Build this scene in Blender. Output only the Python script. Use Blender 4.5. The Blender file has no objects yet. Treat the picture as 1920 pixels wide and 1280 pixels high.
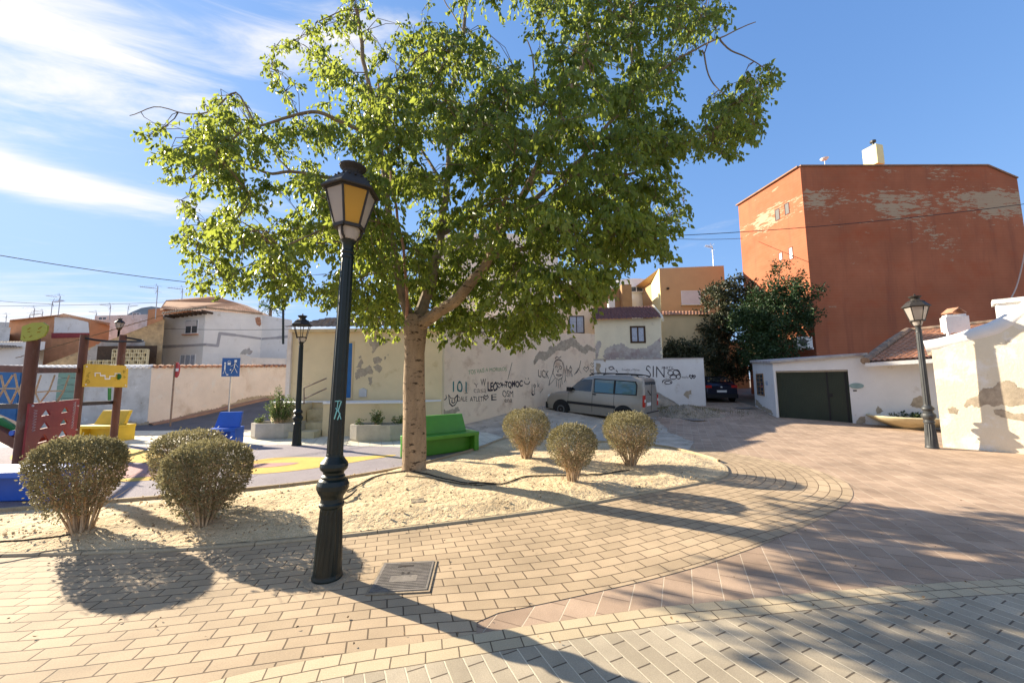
import bpy, bmesh, math, random
import numpy as np
from mathutils import Vector, Matrix, noise
from mathutils.geometry import tessellate_polygon
random.seed(7); rng = np.random.default_rng(11)
S = bpy.context.scene
C = S.collection
PI = math.pi
R = math.radians

# ---------------------------------------------------------------- camera
FP = 720.0; PITCH = R(5.8); ROLL = R(0.49); EYE = Vector((0, 0, 1.7))
F_ = Vector((0, math.cos(PITCH), math.sin(PITCH)))
U0 = Vector((0, -math.sin(PITCH), math.cos(PITCH))); R0 = Vector((1, 0, 0))
R_ = R0*math.cos(ROLL) - U0*math.sin(ROLL)
U_ = U0*math.cos(ROLL) + R0*math.sin(ROLL)
cd = bpy.data.cameras.new('camera'); cam = bpy.data.objects.new('camera', cd); C.objects.link(cam)
cd.sensor_width = 36; cd.lens = 36*FP/1920; cd.clip_end = 3000; cd.clip_start = 0.05
cam.matrix_world = Matrix(((R_.x, U_.x, -F_.x, EYE.x), (R_.y, U_.y, -F_.y, EYE.y), (R_.z, U_.z, -F_.z, EYE.z), (0, 0, 0, 1)))
S.camera = cam

def ray(px, py): return F_*FP + R_*(px-960) + U_*(640-py)
def G(px, py, z=0.0):
    d = ray(px, py); t = (z-EYE.z)/d.z; return EYE + d*t
def P(px, py, D):
    d = ray(px, py); return EYE + d*(D/d.y)
def onwall(px, py, A, B):
    d = ray(px, py); n = Vector((B[1]-A[1], -(B[0]-A[0]), 0)); n.normalize()
    if n.dot(EYE-Vector((A[0], A[1], 0))) < 0: n = -n
    t = n.dot(Vector((A[0], A[1], 0))-EYE)/n.dot(d)
    return EYE+d*t, n
def sm(a, b, v):
    t = min(1, max(0, (v-a)/(b-a))); return t*t*(3-2*t)
def hz(x, y):
    r = max(0, y-12.5)*0.045
    r = min(r, 0.9)
    l = 1.05*sm(14.2, 21.5, y)*sm(-17.5, -13.5, x)
    k = sm(-6, -2, x)
    return r*k + l*(1-k)

# ---------------------------------------------------------------- materials
def nn(nt, t, **k):
    n = nt.nodes.new(t)
    for a, v in k.items():
        if a in n.inputs.keys(): n.inputs[a].default_value = v
        else: setattr(n, a, v)
    return n
def col4(c): return (c[0], c[1], c[2], 1)
def mat(name, col, rough=.8, var=.12, scale=3., bump=0., bscale=40., metal=0., patches=(), coat=0, spec=.3, stretch=(1, 1, 1), fine=0.0):
    """plain stuff with mottled colour; patches = (colour, scale, low, high, stretch)"""
    m = bpy.data.materials.new(name); m.use_nodes = True; nt = m.node_tree; L = nt.links
    b = nt.nodes['Principled BSDF']; b.inputs['Roughness'].default_value = rough; b.inputs['Metallic'].default_value = metal
    b.inputs['Specular IOR Level'].default_value = spec
    if coat: b.inputs['Coat Weight'].default_value = coat; b.inputs['Coat Roughness'].default_value = .08
    tc = nn(nt, 'ShaderNodeTexCoord'); mp = nn(nt, 'ShaderNodeMapping'); mp.inputs['Scale'].default_value = stretch
    L.new(tc.outputs['Object'], mp.inputs['Vector'])
    n1 = nn(nt, 'ShaderNodeTexNoise', Scale=scale, Detail=7, Roughness=.62); L.new(mp.outputs[0], n1.inputs['Vector'])
    r = nn(nt, 'ShaderNodeMapRange'); r.inputs['From Min'].default_value = .3; r.inputs['From Max'].default_value = .7
    r.inputs['To Min'].default_value = 1-var; r.inputs['To Max'].default_value = 1+var; L.new(n1.outputs['Fac'], r.inputs['Value'])
    mul = nn(nt, 'ShaderNodeMix', data_type='RGBA', blend_type='MULTIPLY'); mul.inputs[0].default_value = 1
    mul.inputs[6].default_value = col4(col); L.new(r.outputs[0], mul.inputs[7]); cur = mul.outputs[2]
    for pc, ps, lo, hi, st in patches:
        mp2 = nn(nt, 'ShaderNodeMapping'); mp2.inputs['Scale'].default_value = st; mp2.inputs['Location'].default_value = (ps*3.1, ps, 1.7)
        L.new(tc.outputs['Object'], mp2.inputs['Vector'])
        n2 = nn(nt, 'ShaderNodeTexNoise', Scale=ps, Detail=9, Roughness=.68); L.new(mp2.outputs[0], n2.inputs['Vector'])
        r2 = nn(nt, 'ShaderNodeMapRange'); r2.inputs['From Min'].default_value = lo; r2.inputs['From Max'].default_value = hi
        L.new(n2.outputs['Fac'], r2.inputs['Value'])
        mx = nn(nt, 'ShaderNodeMix', data_type='RGBA'); L.new(r2.outputs[0], mx.inputs[0]); L.new(cur, mx.inputs[6]); mx.inputs[7].default_value = col4(pc)
        cur = mx.outputs[2]
    if fine:
        n4 = nn(nt, 'ShaderNodeTexNoise', Scale=90., Detail=3); L.new(tc.outputs['Object'], n4.inputs['Vector'])
        r4 = nn(nt, 'ShaderNodeMapRange'); r4.inputs['From Min'].default_value = .3; r4.inputs['From Max'].default_value = .7
        r4.inputs['To Min'].default_value = 1-fine; r4.inputs['To Max'].default_value = 1+fine; L.new(n4.outputs['Fac'], r4.inputs['Value'])
        m4 = nn(nt, 'ShaderNodeMix', data_type='RGBA', blend_type='MULTIPLY'); m4.inputs[0].default_value = 1; L.new(cur, m4.inputs[6]); L.new(r4.outputs[0], m4.inputs[7]); cur = m4.outputs[2]
    L.new(cur, b.inputs['Base Color'])
    if bump:
        n3 = nn(nt, 'ShaderNodeTexNoise', Scale=bscale, Detail=6, Roughness=.6); L.new(mp.outputs[0], n3.inputs['Vector'])
        bp = nn(nt, 'ShaderNodeBump', Strength=1.0, Distance=bump); L.new(n3.outputs['Fac'], bp.inputs['Height']); L.new(bp.outputs[0], b.inputs['Normal'])
    return m
def paver(name, c1, c2, mort, bw, rh, ms=.006, stain=.25, depth=.006, off=.5, squash=1, short=None):
    m = bpy.data.materials.new(name); m.use_nodes = True; nt = m.node_tree; L = nt.links
    b = nt.nodes['Principled BSDF']; b.inputs['Roughness'].default_value = .82; b.inputs['Specular IOR Level'].default_value = .25
    uv = nn(nt, 'ShaderNodeUVMap')
    wn = nn(nt, 'ShaderNodeTexNoise', Scale=9., Detail=2); L.new(uv.outputs[0], wn.inputs['Vector'])
    ws = nn(nt, 'ShaderNodeVectorMath', operation='SCALE'); ws.inputs['Scale'].default_value = .006; L.new(wn.outputs['Color'], ws.inputs[0])
    wa = nn(nt, 'ShaderNodeVectorMath', operation='ADD'); L.new(uv.outputs[0], wa.inputs[0]); L.new(ws.outputs[0], wa.inputs[1])
    br = nn(nt, 'ShaderNodeTexBrick', offset=off, squash=squash); L.new(wa.outputs[0], br.inputs['Vector'])
    br.inputs['Scale'].default_value = 1; br.inputs['Brick Width'].default_value = bw; br.inputs['Row Height'].default_value = rh
    br.inputs['Mortar Size'].default_value = ms; br.inputs['Mortar Smooth'].default_value = .25; br.inputs['Bias'].default_value = 0
    br.inputs['Color1'].default_value = col4(c1); br.inputs['Color2'].default_value = col4(c2); br.inputs['Mortar'].default_value = col4(mort)
    if short:
        sx = nn(nt, 'ShaderNodeSeparateXYZ'); L.new(wa.outputs[0], sx.inputs[0])
        pp_ = nn(nt, 'ShaderNodeMath', operation='PINGPONG'); L.new(sx.outputs['Y'], pp_.inputs[0]); pp_.inputs[1].default_value = rh/2
        lt_ = nn(nt, 'ShaderNodeMath', operation='LESS_THAN'); L.new(pp_.outputs[0], lt_.inputs[0]); lt_.inputs[1].default_value = ms*1.1
        mm = nn(nt, 'ShaderNodeMix', data_type='RGBA'); L.new(lt_.outputs[0], mm.inputs[0]); mm.inputs[6].default_value = col4(short); mm.inputs[7].default_value = col4(mort); L.new(mm.outputs[2], br.inputs['Mortar'])
    n1 = nn(nt, 'ShaderNodeTexNoise', Scale=1.1, Detail=8, Roughness=.65); L.new(uv.outputs[0], n1.inputs['Vector'])
    r = nn(nt, 'ShaderNodeMapRange'); r.inputs['From Min'].default_value = .3; r.inputs['From Max'].default_value = .7
    r.inputs['To Min'].default_value = 1-stain; r.inputs['To Max'].default_value = 1+stain*.6; L.new(n1.outputs['Fac'], r.inputs['Value'])
    n2 = nn(nt, 'ShaderNodeTexNoise', Scale=120., Detail=3); L.new(uv.outputs[0], n2.inputs['Vector'])
    r2 = nn(nt, 'ShaderNodeMapRange'); r2.inputs['From Min'].default_value = .3; r2.inputs['From Max'].default_value = .7
    r2.inputs['To Min'].default_value = .86; r2.inputs['To Max'].default_value = 1.1; L.new(n2.outputs['Fac'], r2.inputs['Value'])
    a = nn(nt, 'ShaderNodeMix', data_type='RGBA', blend_type='MULTIPLY'); a.inputs[0].default_value = 1; L.new(br.outputs['Color'], a.inputs[6]); L.new(r.outputs[0], a.inputs[7])
    c = nn(nt, 'ShaderNodeMix', data_type='RGBA', blend_type='MULTIPLY'); c.inputs[0].default_value = 1; L.new(a.outputs[2], c.inputs[6]); L.new(r2.outputs[0], c.inputs[7])
    # sparse dark droppings and gum
    v = nn(nt, 'ShaderNodeTexVoronoi', Scale=2.3); L.new(uv.outputs[0], v.inputs['Vector'])
    rv = nn(nt, 'ShaderNodeMapRange'); rv.inputs['From Min'].default_value = .02; rv.inputs['From Max'].default_value = .045
    rv.inputs['To Min'].default_value = .55; rv.inputs['To Max'].default_value = 1; L.new(v.outputs['Distance'], rv.inputs['Value'])
    e = nn(nt, 'ShaderNodeMix', data_type='RGBA', blend_type='MULTIPLY'); e.inputs[0].default_value = 1; L.new(c.outputs[2], e.inputs[6]); L.new(rv.outputs[0], e.inputs[7])
    L.new(e.outputs[2], b.inputs['Base Color'])
    inv = nn(nt, 'ShaderNodeMath', operation='SUBTRACT'); inv.inputs[0].default_value = 1; L.new(br.outputs['Fac'], inv.inputs[1])
    ad = nn(nt, 'ShaderNodeMath', operation='MULTIPLY_ADD'); L.new(n2.outputs['Fac'], ad.inputs[0]); ad.inputs[1].default_value = .12; L.new(inv.outputs[0], ad.inputs[2])
    bp = nn(nt, 'ShaderNodeBump', Strength=1.0, Distance=depth); L.new(ad.outputs[0], bp.inputs['Height']); L.new(bp.outputs[0], b.inputs['Normal'])
    return m
def leafmat(name, c1, c2, trans=.5, scale=2.5, rough=.45, tcol=None):
    m = bpy.data.materials.new(name); m.use_nodes = True; nt = m.node_tree; L = nt.links
    nt.nodes.remove(nt.nodes['Principled BSDF']); out = nt.nodes['Material Output']
    g = nn(nt, 'ShaderNodeNewGeometry'); tc = nn(nt, 'ShaderNodeTexCoord')
    n1 = nn(nt, 'ShaderNodeTexNoise', Scale=scale, Detail=3); L.new(tc.outputs['Object'], n1.inputs['Vector'])
    av = nn(nt, 'ShaderNodeMath', operation='MULTIPLY_ADD'); L.new(g.outputs['Random Per Island'], av.inputs[0]); av.inputs[1].default_value = .6
    sb = nn(nt, 'ShaderNodeMath', operation='SUBTRACT'); L.new(n1.outputs['Fac'], sb.inputs[0]); sb.inputs[1].default_value = .3; L.new(sb.outputs[0], av.inputs[2])
    mx = nn(nt, 'ShaderNodeMix', data_type='RGBA'); L.new(av.outputs[0], mx.inputs[0]); mx.inputs[6].default_value = col4(c1); mx.inputs[7].default_value = col4(c2)
    pr = nn(nt, 'ShaderNodeBsdfPrincipled', Roughness=rough); L.new(mx.outputs[2], pr.inputs['Base Color']); pr.inputs['Specular IOR Level'].default_value = .35
    tr = nn(nt, 'ShaderNodeBsdfTranslucent')
    if tcol:
        mt = nn(nt, 'ShaderNodeMix', data_type='RGBA', blend_type='MIX'); mt.inputs[0].default_value = .7; L.new(mx.outputs[2], mt.inputs[6]); mt.inputs[7].default_value = col4(tcol)
        L.new(mt.outputs[2], tr.inputs['Color'])
    else: L.new(mx.outputs[2], tr.inputs['Color'])
    ms = nn(nt, 'ShaderNodeMixShader'); ms.inputs[0].default_value = trans; L.new(pr.outputs[0], ms.inputs[1]); L.new(tr.outputs[0], ms.inputs[2])
    L.new(ms.outputs[0], out.inputs['Surface'])
    return m
def glassmat(name, col, rough=.05):
    m = bpy.data.materials.new(name); m.use_nodes = True; b = m.node_tree.nodes['Principled BSDF']
    b.inputs['Base Color'].default_value = col4(col); b.inputs['Roughness'].default_value = rough; b.inputs['Specular IOR Level'].default_value = .8
    return m

# ---------------------------------------------------------------- mesh helpers
class MB:
    def __init__(s): s.v = []; s.f = []; s.uv = None; s.mi = []
    def quad(s, *p):
        n = len(s.v); s.v += [tuple(q) for q in p]; s.f.append(tuple(range(n, n+len(p)))); return s
    def box(s, c, d, rz=0, rot=None):
        n = len(s.v); hx, hy, hh = d[0]/2, d[1]/2, d[2]/2
        M = rot if rot is not None else Matrix.Rotation(rz, 3, 'Z')
        for a in (-1, 1):
            for b in (-1, 1):
                for e in (-1, 1):
                    q = M @ Vector((a*hx, b*hy, e*hh)); s.v.append((c[0]+q.x, c[1]+q.y, c[2]+q.z))
        for f in ((0, 1, 3, 2), (4, 6, 7, 5), (0, 4, 5, 1), (2, 3, 7, 6), (0, 2, 6, 4), (1, 5, 7, 3)): s.f.append(tuple(n+i for i in f))
        return s
    def beam(s, a, b, w, h=None):
        a = Vector(a); b = Vector(b); d = b-a; h = h or w
        q = d.to_track_quat('Y', 'Z').to_matrix(); return s.box((a+b)/2, (w, d.length, h), rot=q)
    def tube(s, pts, rads, n=8, cap=True):
        pts = [Vector(p) for p in pts]; 
        if not hasattr(rads, '__len__'): rads = [rads]*len(pts)
        rings = []; up = None
        for i, p in enumerate(pts):
            d = (pts[min(i+1, len(pts)-1)]-pts[max(i-1, 0)]).normalized()
            if up is None: up = d.orthogonal().normalized()
            up = (up-d*up.dot(d)); up = up.normalized() if up.length > 1e-6 else d.orthogonal().normalized()
            w = d.cross(up); base = len(s.v)
            for k in range(n):
                a = 2*PI*k/n; q = p+(up*math.cos(a)+w*math.sin(a))*rads[i]; s.v.append(tuple(q))
            rings.append(base)
        for i in range(len(rings)-1):
            for k in range(n):
                k2 = (k+1) % n; s.f.append((rings[i]+k, rings[i]+k2, rings[i+1]+k2, rings[i+1]+k))
        if cap:
            s.f.append(tuple(rings[0]+k for k in reversed(range(n)))); s.f.append(tuple(rings[-1]+k for k in range(n)))
        return s
    def lathe(s, prof, n=16, c=(0, 0, 0), flute=0, rot=0, f0=-9, f1=99):
        b0 = len(s.v)
        for (r, z) in prof:
            for k in range(n):
                a = 2*PI*k/n+rot; rr = r
                if flute and k % 2 and f0 < z < f1: rr = r*(1-flute)
                s.v.append((c[0]+rr*math.cos(a), c[1]+rr*math.sin(a), c[2]+z))
        for i in range(len(prof)-1):
            for k in range(n):
                k2 = (k+1) % n; s.f.append((b0+i*n+k, b0+i*n+k2, b0+(i+1)*n+k2, b0+(i+1)*n+k))
        s.f.append(tuple(b0+k for k in reversed(range(n)))); m = b0+(len(prof)-1)*n; s.f.append(tuple(m+k for k in range(n)))
        return s
    def prism(s, poly, dvec):
        n = len(s.v); m = len(poly); poly = [Vector(p) for p in poly]; dvec = Vector(dvec)
        s.v += [tuple(p) for p in poly]+[tuple(p+dvec) for p in poly]
        tris = tessellate_polygon([poly])
        for t in tris: s.f.append(tuple(n+i for i in t)); s.f.append(tuple(n+m+i for i in reversed(t)))
        for i in range(m):
            j = (i+1) % m; s.f.append((n+i, n+j, n+m+j, n+m+i))
        return s
    def build(s, name, m, parent=None, world=False, smooth=False, norm=True):
        v = s.v
        if world and parent is not None:
            o = parent.matrix_world.translation if parent.parent else parent.location
            if parent.parent: o = parent.parent.location
            v = [(a[0]-o[0], a[1]-o[1], a[2]-o[2]) for a in v]
        me = bpy.data.meshes.new(name); me.from_pydata(v, [], s.f); me.update()
        if norm:
            bm = bmesh.new(); bm.from_mesh(me); bmesh.ops.recalc_face_normals(bm, faces=bm.faces); bm.to_mesh(me); bm.free()
        if s.uv:
            ul = me.uv_layers.new(name='UVMap')
            for l in me.loops: ul.data[l.index].uv = s.uv[l.vertex_index]
        for mm in (m if isinstance(m, (list, tuple)) else [m]): me.materials.append(mm)
        if s.mi:
            for i, p in enumerate(me.polygons): p.material_index = s.mi[i]
        if smooth:
            me.polygons.foreach_set('use_smooth', [True]*len(me.polygons))
            try: me.set_sharp_from_angle(angle=R(38))
            except Exception: pass
        ob = bpy.data.objects.new(name, me); C.objects.link(ob)
        if parent is not None: ob.parent = parent
        return ob
def tag(o, label=None, cat=None, group=None, kind=None):
    if label: o['label'] = label
    if cat: o['category'] = cat
    if group: o['group'] = group
    if kind: o['kind'] = kind
    return o
def empty(name, loc, label, cat, group=None, rz=0):
    o = bpy.data.objects.new(name, None); C.objects.link(o); o.location = loc; o.rotation_euler = (0, 0, rz); o.empty_display_size = .2
    return tag(o, label, cat, group)
def copy_tree(o, parent=None):
    c = o.copy(); C.objects.link(c); c.parent = parent
    for ch in list(o.children): copy_tree(ch, c)
    return c
def rawmesh(name, V, Fq, m, parent=None):
    """numpy vertices (N,3), faces (M,k) all the same size"""
    me = bpy.data.meshes.new(name); k = Fq.shape[1]
    me.vertices.add(len(V)); me.vertices.foreach_set('co', V.astype(np.float32).ravel())
    me.loops.add(Fq.size); me.loops.foreach_set('vertex_index', Fq.astype(np.int32).ravel())
    me.polygons.add(len(Fq)); me.polygons.foreach_set('loop_start', np.arange(0, Fq.size, k, dtype=np.int32)); me.polygons.foreach_set('loop_total', np.full(len(Fq), k, dtype=np.int32))
    me.update(); me.validate(); me.materials.append(m)
    ob = bpy.data.objects.new(name, me); C.objects.link(ob)
    if parent is not None: ob.parent = parent
    return ob
def leaves(pos, dirs, L, W, name, m, parent, origin=(0, 0, 0), fold=.25):
    """one folded leaf (two quads) per position, pointing along dirs"""
    n = len(pos); pos = np.asarray(pos)-np.asarray(origin); d = dirs/np.linalg.norm(dirs, axis=1)[:, None]
    a = rng.normal(size=(n, 3)); s = np.cross(d, a); s /= np.linalg.norm(s, axis=1)[:, None]; u = np.cross(s, d)
    L = np.asarray(L).reshape(-1, 1)*np.ones((n, 1)); W = np.asarray(W).reshape(-1, 1)*np.ones((n, 1))
    V = np.empty((n, 6, 3))
    V[:, 0] = pos; V[:, 1] = pos+d*L*.42+s*W*.5+u*W*fold; V[:, 2] = pos+d*L*.8+s*W*.3+u*W*fold*.5
    V[:, 3] = pos+d*L-u*L*.12; V[:, 4] = pos+d*L*.8-s*W*.3+u*W*fold*.5; V[:, 5] = pos+d*L*.42-s*W*.5+u*W*fold
    b = np.arange(n)[:, None]*6
    Fq = np.concatenate([b+np.array([[0, 1, 2, 3]]), b+np.array([[0, 3, 4, 5]])])
    return rawmesh(name, V.reshape(-1, 3), Fq, m, parent)

def sheet(name, poly, dz, m, ang=0., step=1.0, kind='structure', hfun=hz, org=(0, 0)):
    """flat polygon (world xy) draped over the ground at +dz; uv in metres turned by ang"""
    bm = bmesh.new(); pts = [Vector((p[0], p[1], 0)) for p in poly]; vs = [bm.verts.new(p) for p in pts]
    for t in tessellate_polygon([pts]):
        try: bm.faces.new([vs[i] for i in t])
        except ValueError: pass
    xs = [p[0] for p in poly]; ys = [p[1] for p in poly]
    def cuts(a, b):
        v = max(a, -30); out = []
        v = math.ceil(v/step)*step
        while v < min(b, 60): out.append(v); v += step
        return out
    if max(ys) > 12.4:
        for y in cuts(max(min(ys), 12.5), max(ys)): bmesh.ops.bisect_plane(bm, geom=bm.verts[:]+bm.edges[:]+bm.faces[:], plane_co=(0, y, 0), plane_no=(0, 1, 0))
        for x in cuts(min(xs), max(xs)): bmesh.ops.bisect_plane(bm, geom=bm.verts[:]+bm.edges[:]+bm.faces[:], plane_co=(x, 0, 0), plane_no=(1, 0, 0))
    for v in bm.verts: v.co.z = hfun(v.co.x, v.co.y)+dz
    uv = bm.loops.layers.uv.new('UVMap'); ca, sa = math.cos(ang), math.sin(ang)
    for f in bm.faces:
        if f.calc_area() > 0 and f.normal.z < 0: f.normal_flip()
        for l in f.loops:
            x, y = l.vert.co.x-org[0], l.vert.co.y-org[1]; l[uv].uv = (x*ca+y*sa, -x*sa+y*ca)
    bm.normal_update()
    for f in bm.faces:
        if f.normal.z < 0: f.normal_flip()
    me = bpy.data.meshes.new(name); bm.to_mesh(me); bm.free(); me.materials.append(m)
    o = bpy.data.objects.new(name, me); C.objects.link(o); tag(o, kind=kind); return o

def smooth_line(pts, n=8):
    out = []; pts = [Vector(p) for p in pts]; m = len(pts)
    for i in range(m-1):
        p0 = pts[max(i-1, 0)]; p1 = pts[i]; p2 = pts[i+1]; p3 = pts[min(i+2, m-1)]
        for k in range(n):
            t = k/n; out.append(.5*((2*p1)+(p2-p0)*t+(2*p0-5*p1+4*p2-p3)*t*t+(3*p1-p0-3*p2+p3)*t**3))
    out.append(pts[-1]); return out

# ================================================================= MATERIALS
M = {}
M['sand'] = mat('sand', (.60, .46, .28), .95, .25, 1.6, .045, 11., patches=(((.38, .27, .15), 3.2, .53, .72, (1, 2.4, 1)), ((.68, .56, .38), 7., .58, .7, (1, 1, 1)), ((.22, .15, .09), 16., .66, .72, (1, 2, 1))), fine=.3)
M['dirt'] = mat('dirt', (.47, .40, .31), .95, .3, 1.4, .03, 6., patches=(((.22, .18, .14), 2.4, .55, .68, (1, 1, 1)), ((.50, .47, .43), 5., .58, .7, (1, 1, 1))), fine=.2)
M['mound'] = mat('mound', (.30, .24, .17), .95, .3, 2.4, .04, 7., patches=(((.15, .12, .08), 4, .5, .65, (1, 1, 1)), ((.42, .34, .2), 6, .58, .7, (1, 1, 1))), fine=.2)
M['asphalt'] = mat('asphalt', (.10, .10, .11), .9, .2, 2, .004, 120, fine=.15)
M['earth'] = mat('earth', (.25, .2, .15), .95, .2, 1.)
M['tan'] = paver('tan_pavers', (.49, .365, .235), (.39, .29, .185), (.13, .09, .055), .222, .140, .0052, .22, .010)
M['cream'] = paver('cream_pavers', (.56, .45, .29), (.49, .39, .25), (.15, .11, .07), .205, .1025, .0045, .14, .008)
M['grey'] = paver('grey_pavers', (.43, .36, .26), (.35, .29, .205), (.62, .53, .38), .225, .112, .0050, .30, .008, short=(.13, .10, .07))
M['plaza'] = paver('red_pavers', (.47, .335, .235), (.37, .26, .18), (.62, .50, .37), .24, .22, .0042, .30, .006, short=(.27, .185, .125))
M['tile'] = paver('white_tiles', (.70, .64, .50), (.62, .56, .43), (.35, .3, .23), .3, .3, .006, .15, off=0)
M['rubber'] = mat('rubber_grey', (.27, .235, .25), .95, .1, 2, .003, 200, fine=.25)
M['rubber_y'] = mat('rubber_yellow', (.62, .40, .09), .95, .1, 2, .003, 200, fine=.2)
M['rubber_p'] = mat('rubber_pink', (.42, .24, .22), .95, .1, 2, .003, 200, fine=.2)
M['kerb'] = mat('kerb_concrete', (.42, .33, .21), .9, .15, 3, .004, 60, patches=(((.32, .25, .17), 5, .56, .72, (1, 1, 1)),), fine=.12)
M['bark'] = mat('bark', (.30, .215, .135), .9, .3, 5, .014, 22, patches=(((.055, .035, .022), 7., .56, .61, (1, 1, 2.6)), ((.42, .33, .22), 3, .56, .7, (1, 1, .4))), stretch=(1, 1, .35), fine=.15)
M['limb'] = mat('limb_bark', (.22, .17, .11), .9, .3, 6, .01, 25, patches=(((.36, .21, .13), 3, .58, .7, (1, 1, 1)),))
M['deadwood'] = mat('dead_wood', (.38, .20, .13), .8, .4, 7, .004, 30)
M['twig'] = mat('twig', (.16, .11, .07), .9, .3, 10)
M['leaf'] = leafmat('tree_leaves', (.026, .070, .008), (.120, .178, .030), .45, 1.2, .42, (.55, .62, .09))
M['leaf_dark'] = leafmat('dark_leaves', (.012, .035, .010), (.055, .10, .028), .15, 1.5)
M['leaf_mag'] = leafmat('olive_leaves', (.012, .022, .008), (.10, .105, .05), .15, 1.5)
M['leaf_bush'] = leafmat('bush_leaves', (.12, .105, .04), (.42, .37, .20), .3, 6, .5)
M['leaf_plant'] = leafmat('plant_leaves', (.05, .10, .02), (.22, .28, .08), .35, 5)
M['stem'] = mat('bush_stems', (.44, .32, .20), .9, .25, 12)
M['iron'] = mat('cast_iron', (.004, .010, .009), .38, .4, 8, .002, 30, spec=.4, patches=(((.014, .018, .016), 6, .6, .75, (1, 1, .3)),))
M['iron_grey'] = mat('weathered_iron', (.035, .037, .038), .5, .3, 8, .001, 30, spec=.5)
M['lantern'] = mat('lantern_metal', (.035, .030, .025), .6, .2, 9)
M['pane_w'] = leafmat('milky_pane', (.55, .50, .45), (.62, .57, .52), .55, 3, .3)
M['pane_y'] = leafmat('amber_pane', (.75, .42, .07), (.80, .46, .09), .6, 3, .3, (.9, .50, .08))
M['hose'] = mat('rubber_hose', (.02, .018, .016), .6, .2)
M['yplaster'] = mat('yellow_plaster', (.72, .58, .35), .92, .07, 1.2, .003, 30, patches=(((.56, .42, .22), 1.7, .58, .75, (1, 1, 1)),), fine=.05)
M['peel'] = mat('bare_render', (.40, .33, .24), .95, .25, 7, .004, 60, fine=.15)
M['pinkplaster'] = mat('pink_plaster', (.80, .63, .45), .92, .07, .9, .004, 25, patches=(((.56, .39, .26), 1.4, .54, .7, (1, 1, 1)), ((.72, .56, .42), 2.2, .58, .72, (1, 1, 1))), fine=.06)
M['white'] = mat('whitewash', (.72, .70, .67), .9, .07, 1.2, .004, 25, patches=(((.50, .45, .38), 2.1, .60, .72, (1, 1, .8)),), fine=.05)
M['whiteclean'] = mat('white_paint', (.80, .79, .77), .7, .05, 2)
M['oldwhite'] = mat('old_whitewash', (.74, .65, .56), .92, .1, 1.1, .006, 20, patches=(((.60, .49, .39), 1.2, .54, .70, (1, 1, .7)), ((.72, .68, .62), 2.4, .55, .68, (1, 1, 1)), ((.34, .26, .19), 6, .66, .70, (1, 1, 1))), fine=.08)
M['greywhite'] = mat('grey_whitewash', (.55, .54, .52), .92, .12, 1.1, .006, 20, patches=(((.42, .40, .37), 1.5, .5, .66, (1, 1, 1)), ((.70, .70, .70), 1.9, .6, .66, (1, 1, 1)), ((.28, .24, .2), 6, .66, .70, (1, 1, 1))))
M['creamplaster'] = mat('cream_plaster', (.70, .64, .47), .92, .08, 1.2, .004, 25, patches=(((.56, .50, .38), 2.2, .58, .7, (1, 1, 1)),))
M['greyrender'] = mat('grey_render', (.42, .385, .35), .95, .2, 3, .006, 30, patches=(((.50, .47, .42), 4, .58, .66, (1, 1, 1)), ((.30, .23, .22), 1.5, .5, .65, (1, 1, 1))))
M['tanplaster'] = mat('tan_plaster', (.55, .34, .17), .92, .05, 1.5)
M['ochre'] = mat('ochre_plaster', (.60, .46, .26), .92, .08, 1)
M['lemon'] = mat('lemon_plaster', (.75, .68, .36), .92, .06, 1)
M['brownwall'] = mat('brown_wall', (.30, .18, .09), .92, .12, 3)
M['terra'] = mat('terracotta_tiles', (.40, .20, .12), .9, .4, 5, .004, 40, patches=(((.52, .36, .26), 3, .55, .7, (1, 1, 1)), ((.12, .09, .07), 4, .6, .72, (1, 1, 1))))
M['terra_old'] = mat('old_tiles', (.27, .19, .13), .9, .4, 6, .004, 40, patches=(((.12, .10, .08), 3, .5, .65, (1, 1, 1)), ((.42, .34, .24), 5, .58, .7, (1, 1, 1))))
M['terra_dark'] = mat('maroon_tiles', (.15, .07, .06), .9, .4, 6, .004, 40)
M['brickred'] = mat('orange_brick', (.50, .24, .12), .9, .15, 2)
M['stone'] = mat('rubble_stone', (.48, .34, .19), .95, .3, 3, .02, 9, patches=(((.30, .22, .14), 3, .55, .66, (1, 1, 1)),))
M['concrete'] = mat('concrete', (.42, .38, .31), .92, .15, 4, .003, 60, patches=(((.30, .26, .2), 3, .58, .72, (1, 1, 1)),), fine=.1)
M['stoneware'] = mat('cast_stone', (.56, .48, .30), .88, .15, 4, .003, 60, patches=(((.36, .28, .14), 2.5, .55, .72, (1, 1, 2)),), fine=.1)
M['greenpaint'] = mat('green_paint', (.07, .27, .02), .45, .1, 3, .001, 40, spec=.5)
M['yellowpaint'] = mat('yellow_paint', (.62, .42, .03), .5, .1, 3, .001, 40)
M['bluepaint'] = mat('blue_paint', (.015, .11, .52), .45, .12, 3, .001, 40, spec=.5)
M['woodpost'] = mat('brown_post', (.13, .055, .035), .6, .25, 6, .002, 20, stretch=(1, 1, .3), patches=(((.16, .13, .10), 5, .58, .7, (1, 1, .3)),))
M['redpanel'] = mat('maroon_panel', (.26, .035, .035), .5, .12, 4)
M['yellowpanel'] = mat('yellow_panel', (.60, .38, .03), .5, .06, 4)
M['limepanel'] = mat('lime_panel', (.32, .34, .05), .5, .08, 4)
M['greenpanel'] = mat('green_panel', (.03, .19, .06), .5, .1, 4)
M['rope'] = mat('rope', (.45, .36, .24), .9, .2, 20)
M['black'] = mat('black_plastic', (.015, .015, .016), .5, .1)
M['darkbar'] = mat('dark_bar', (.03, .022, .022), .5, .1)
M['mark'] = mat('engraved_line', (.25, .17, .02), .8, .1)
M['marker'] = mat('black_marker', (.05, .04, .045), .85, .2)
M['markgreen'] = mat('green_marker', (.20, .30, .14), .85, .3)
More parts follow.
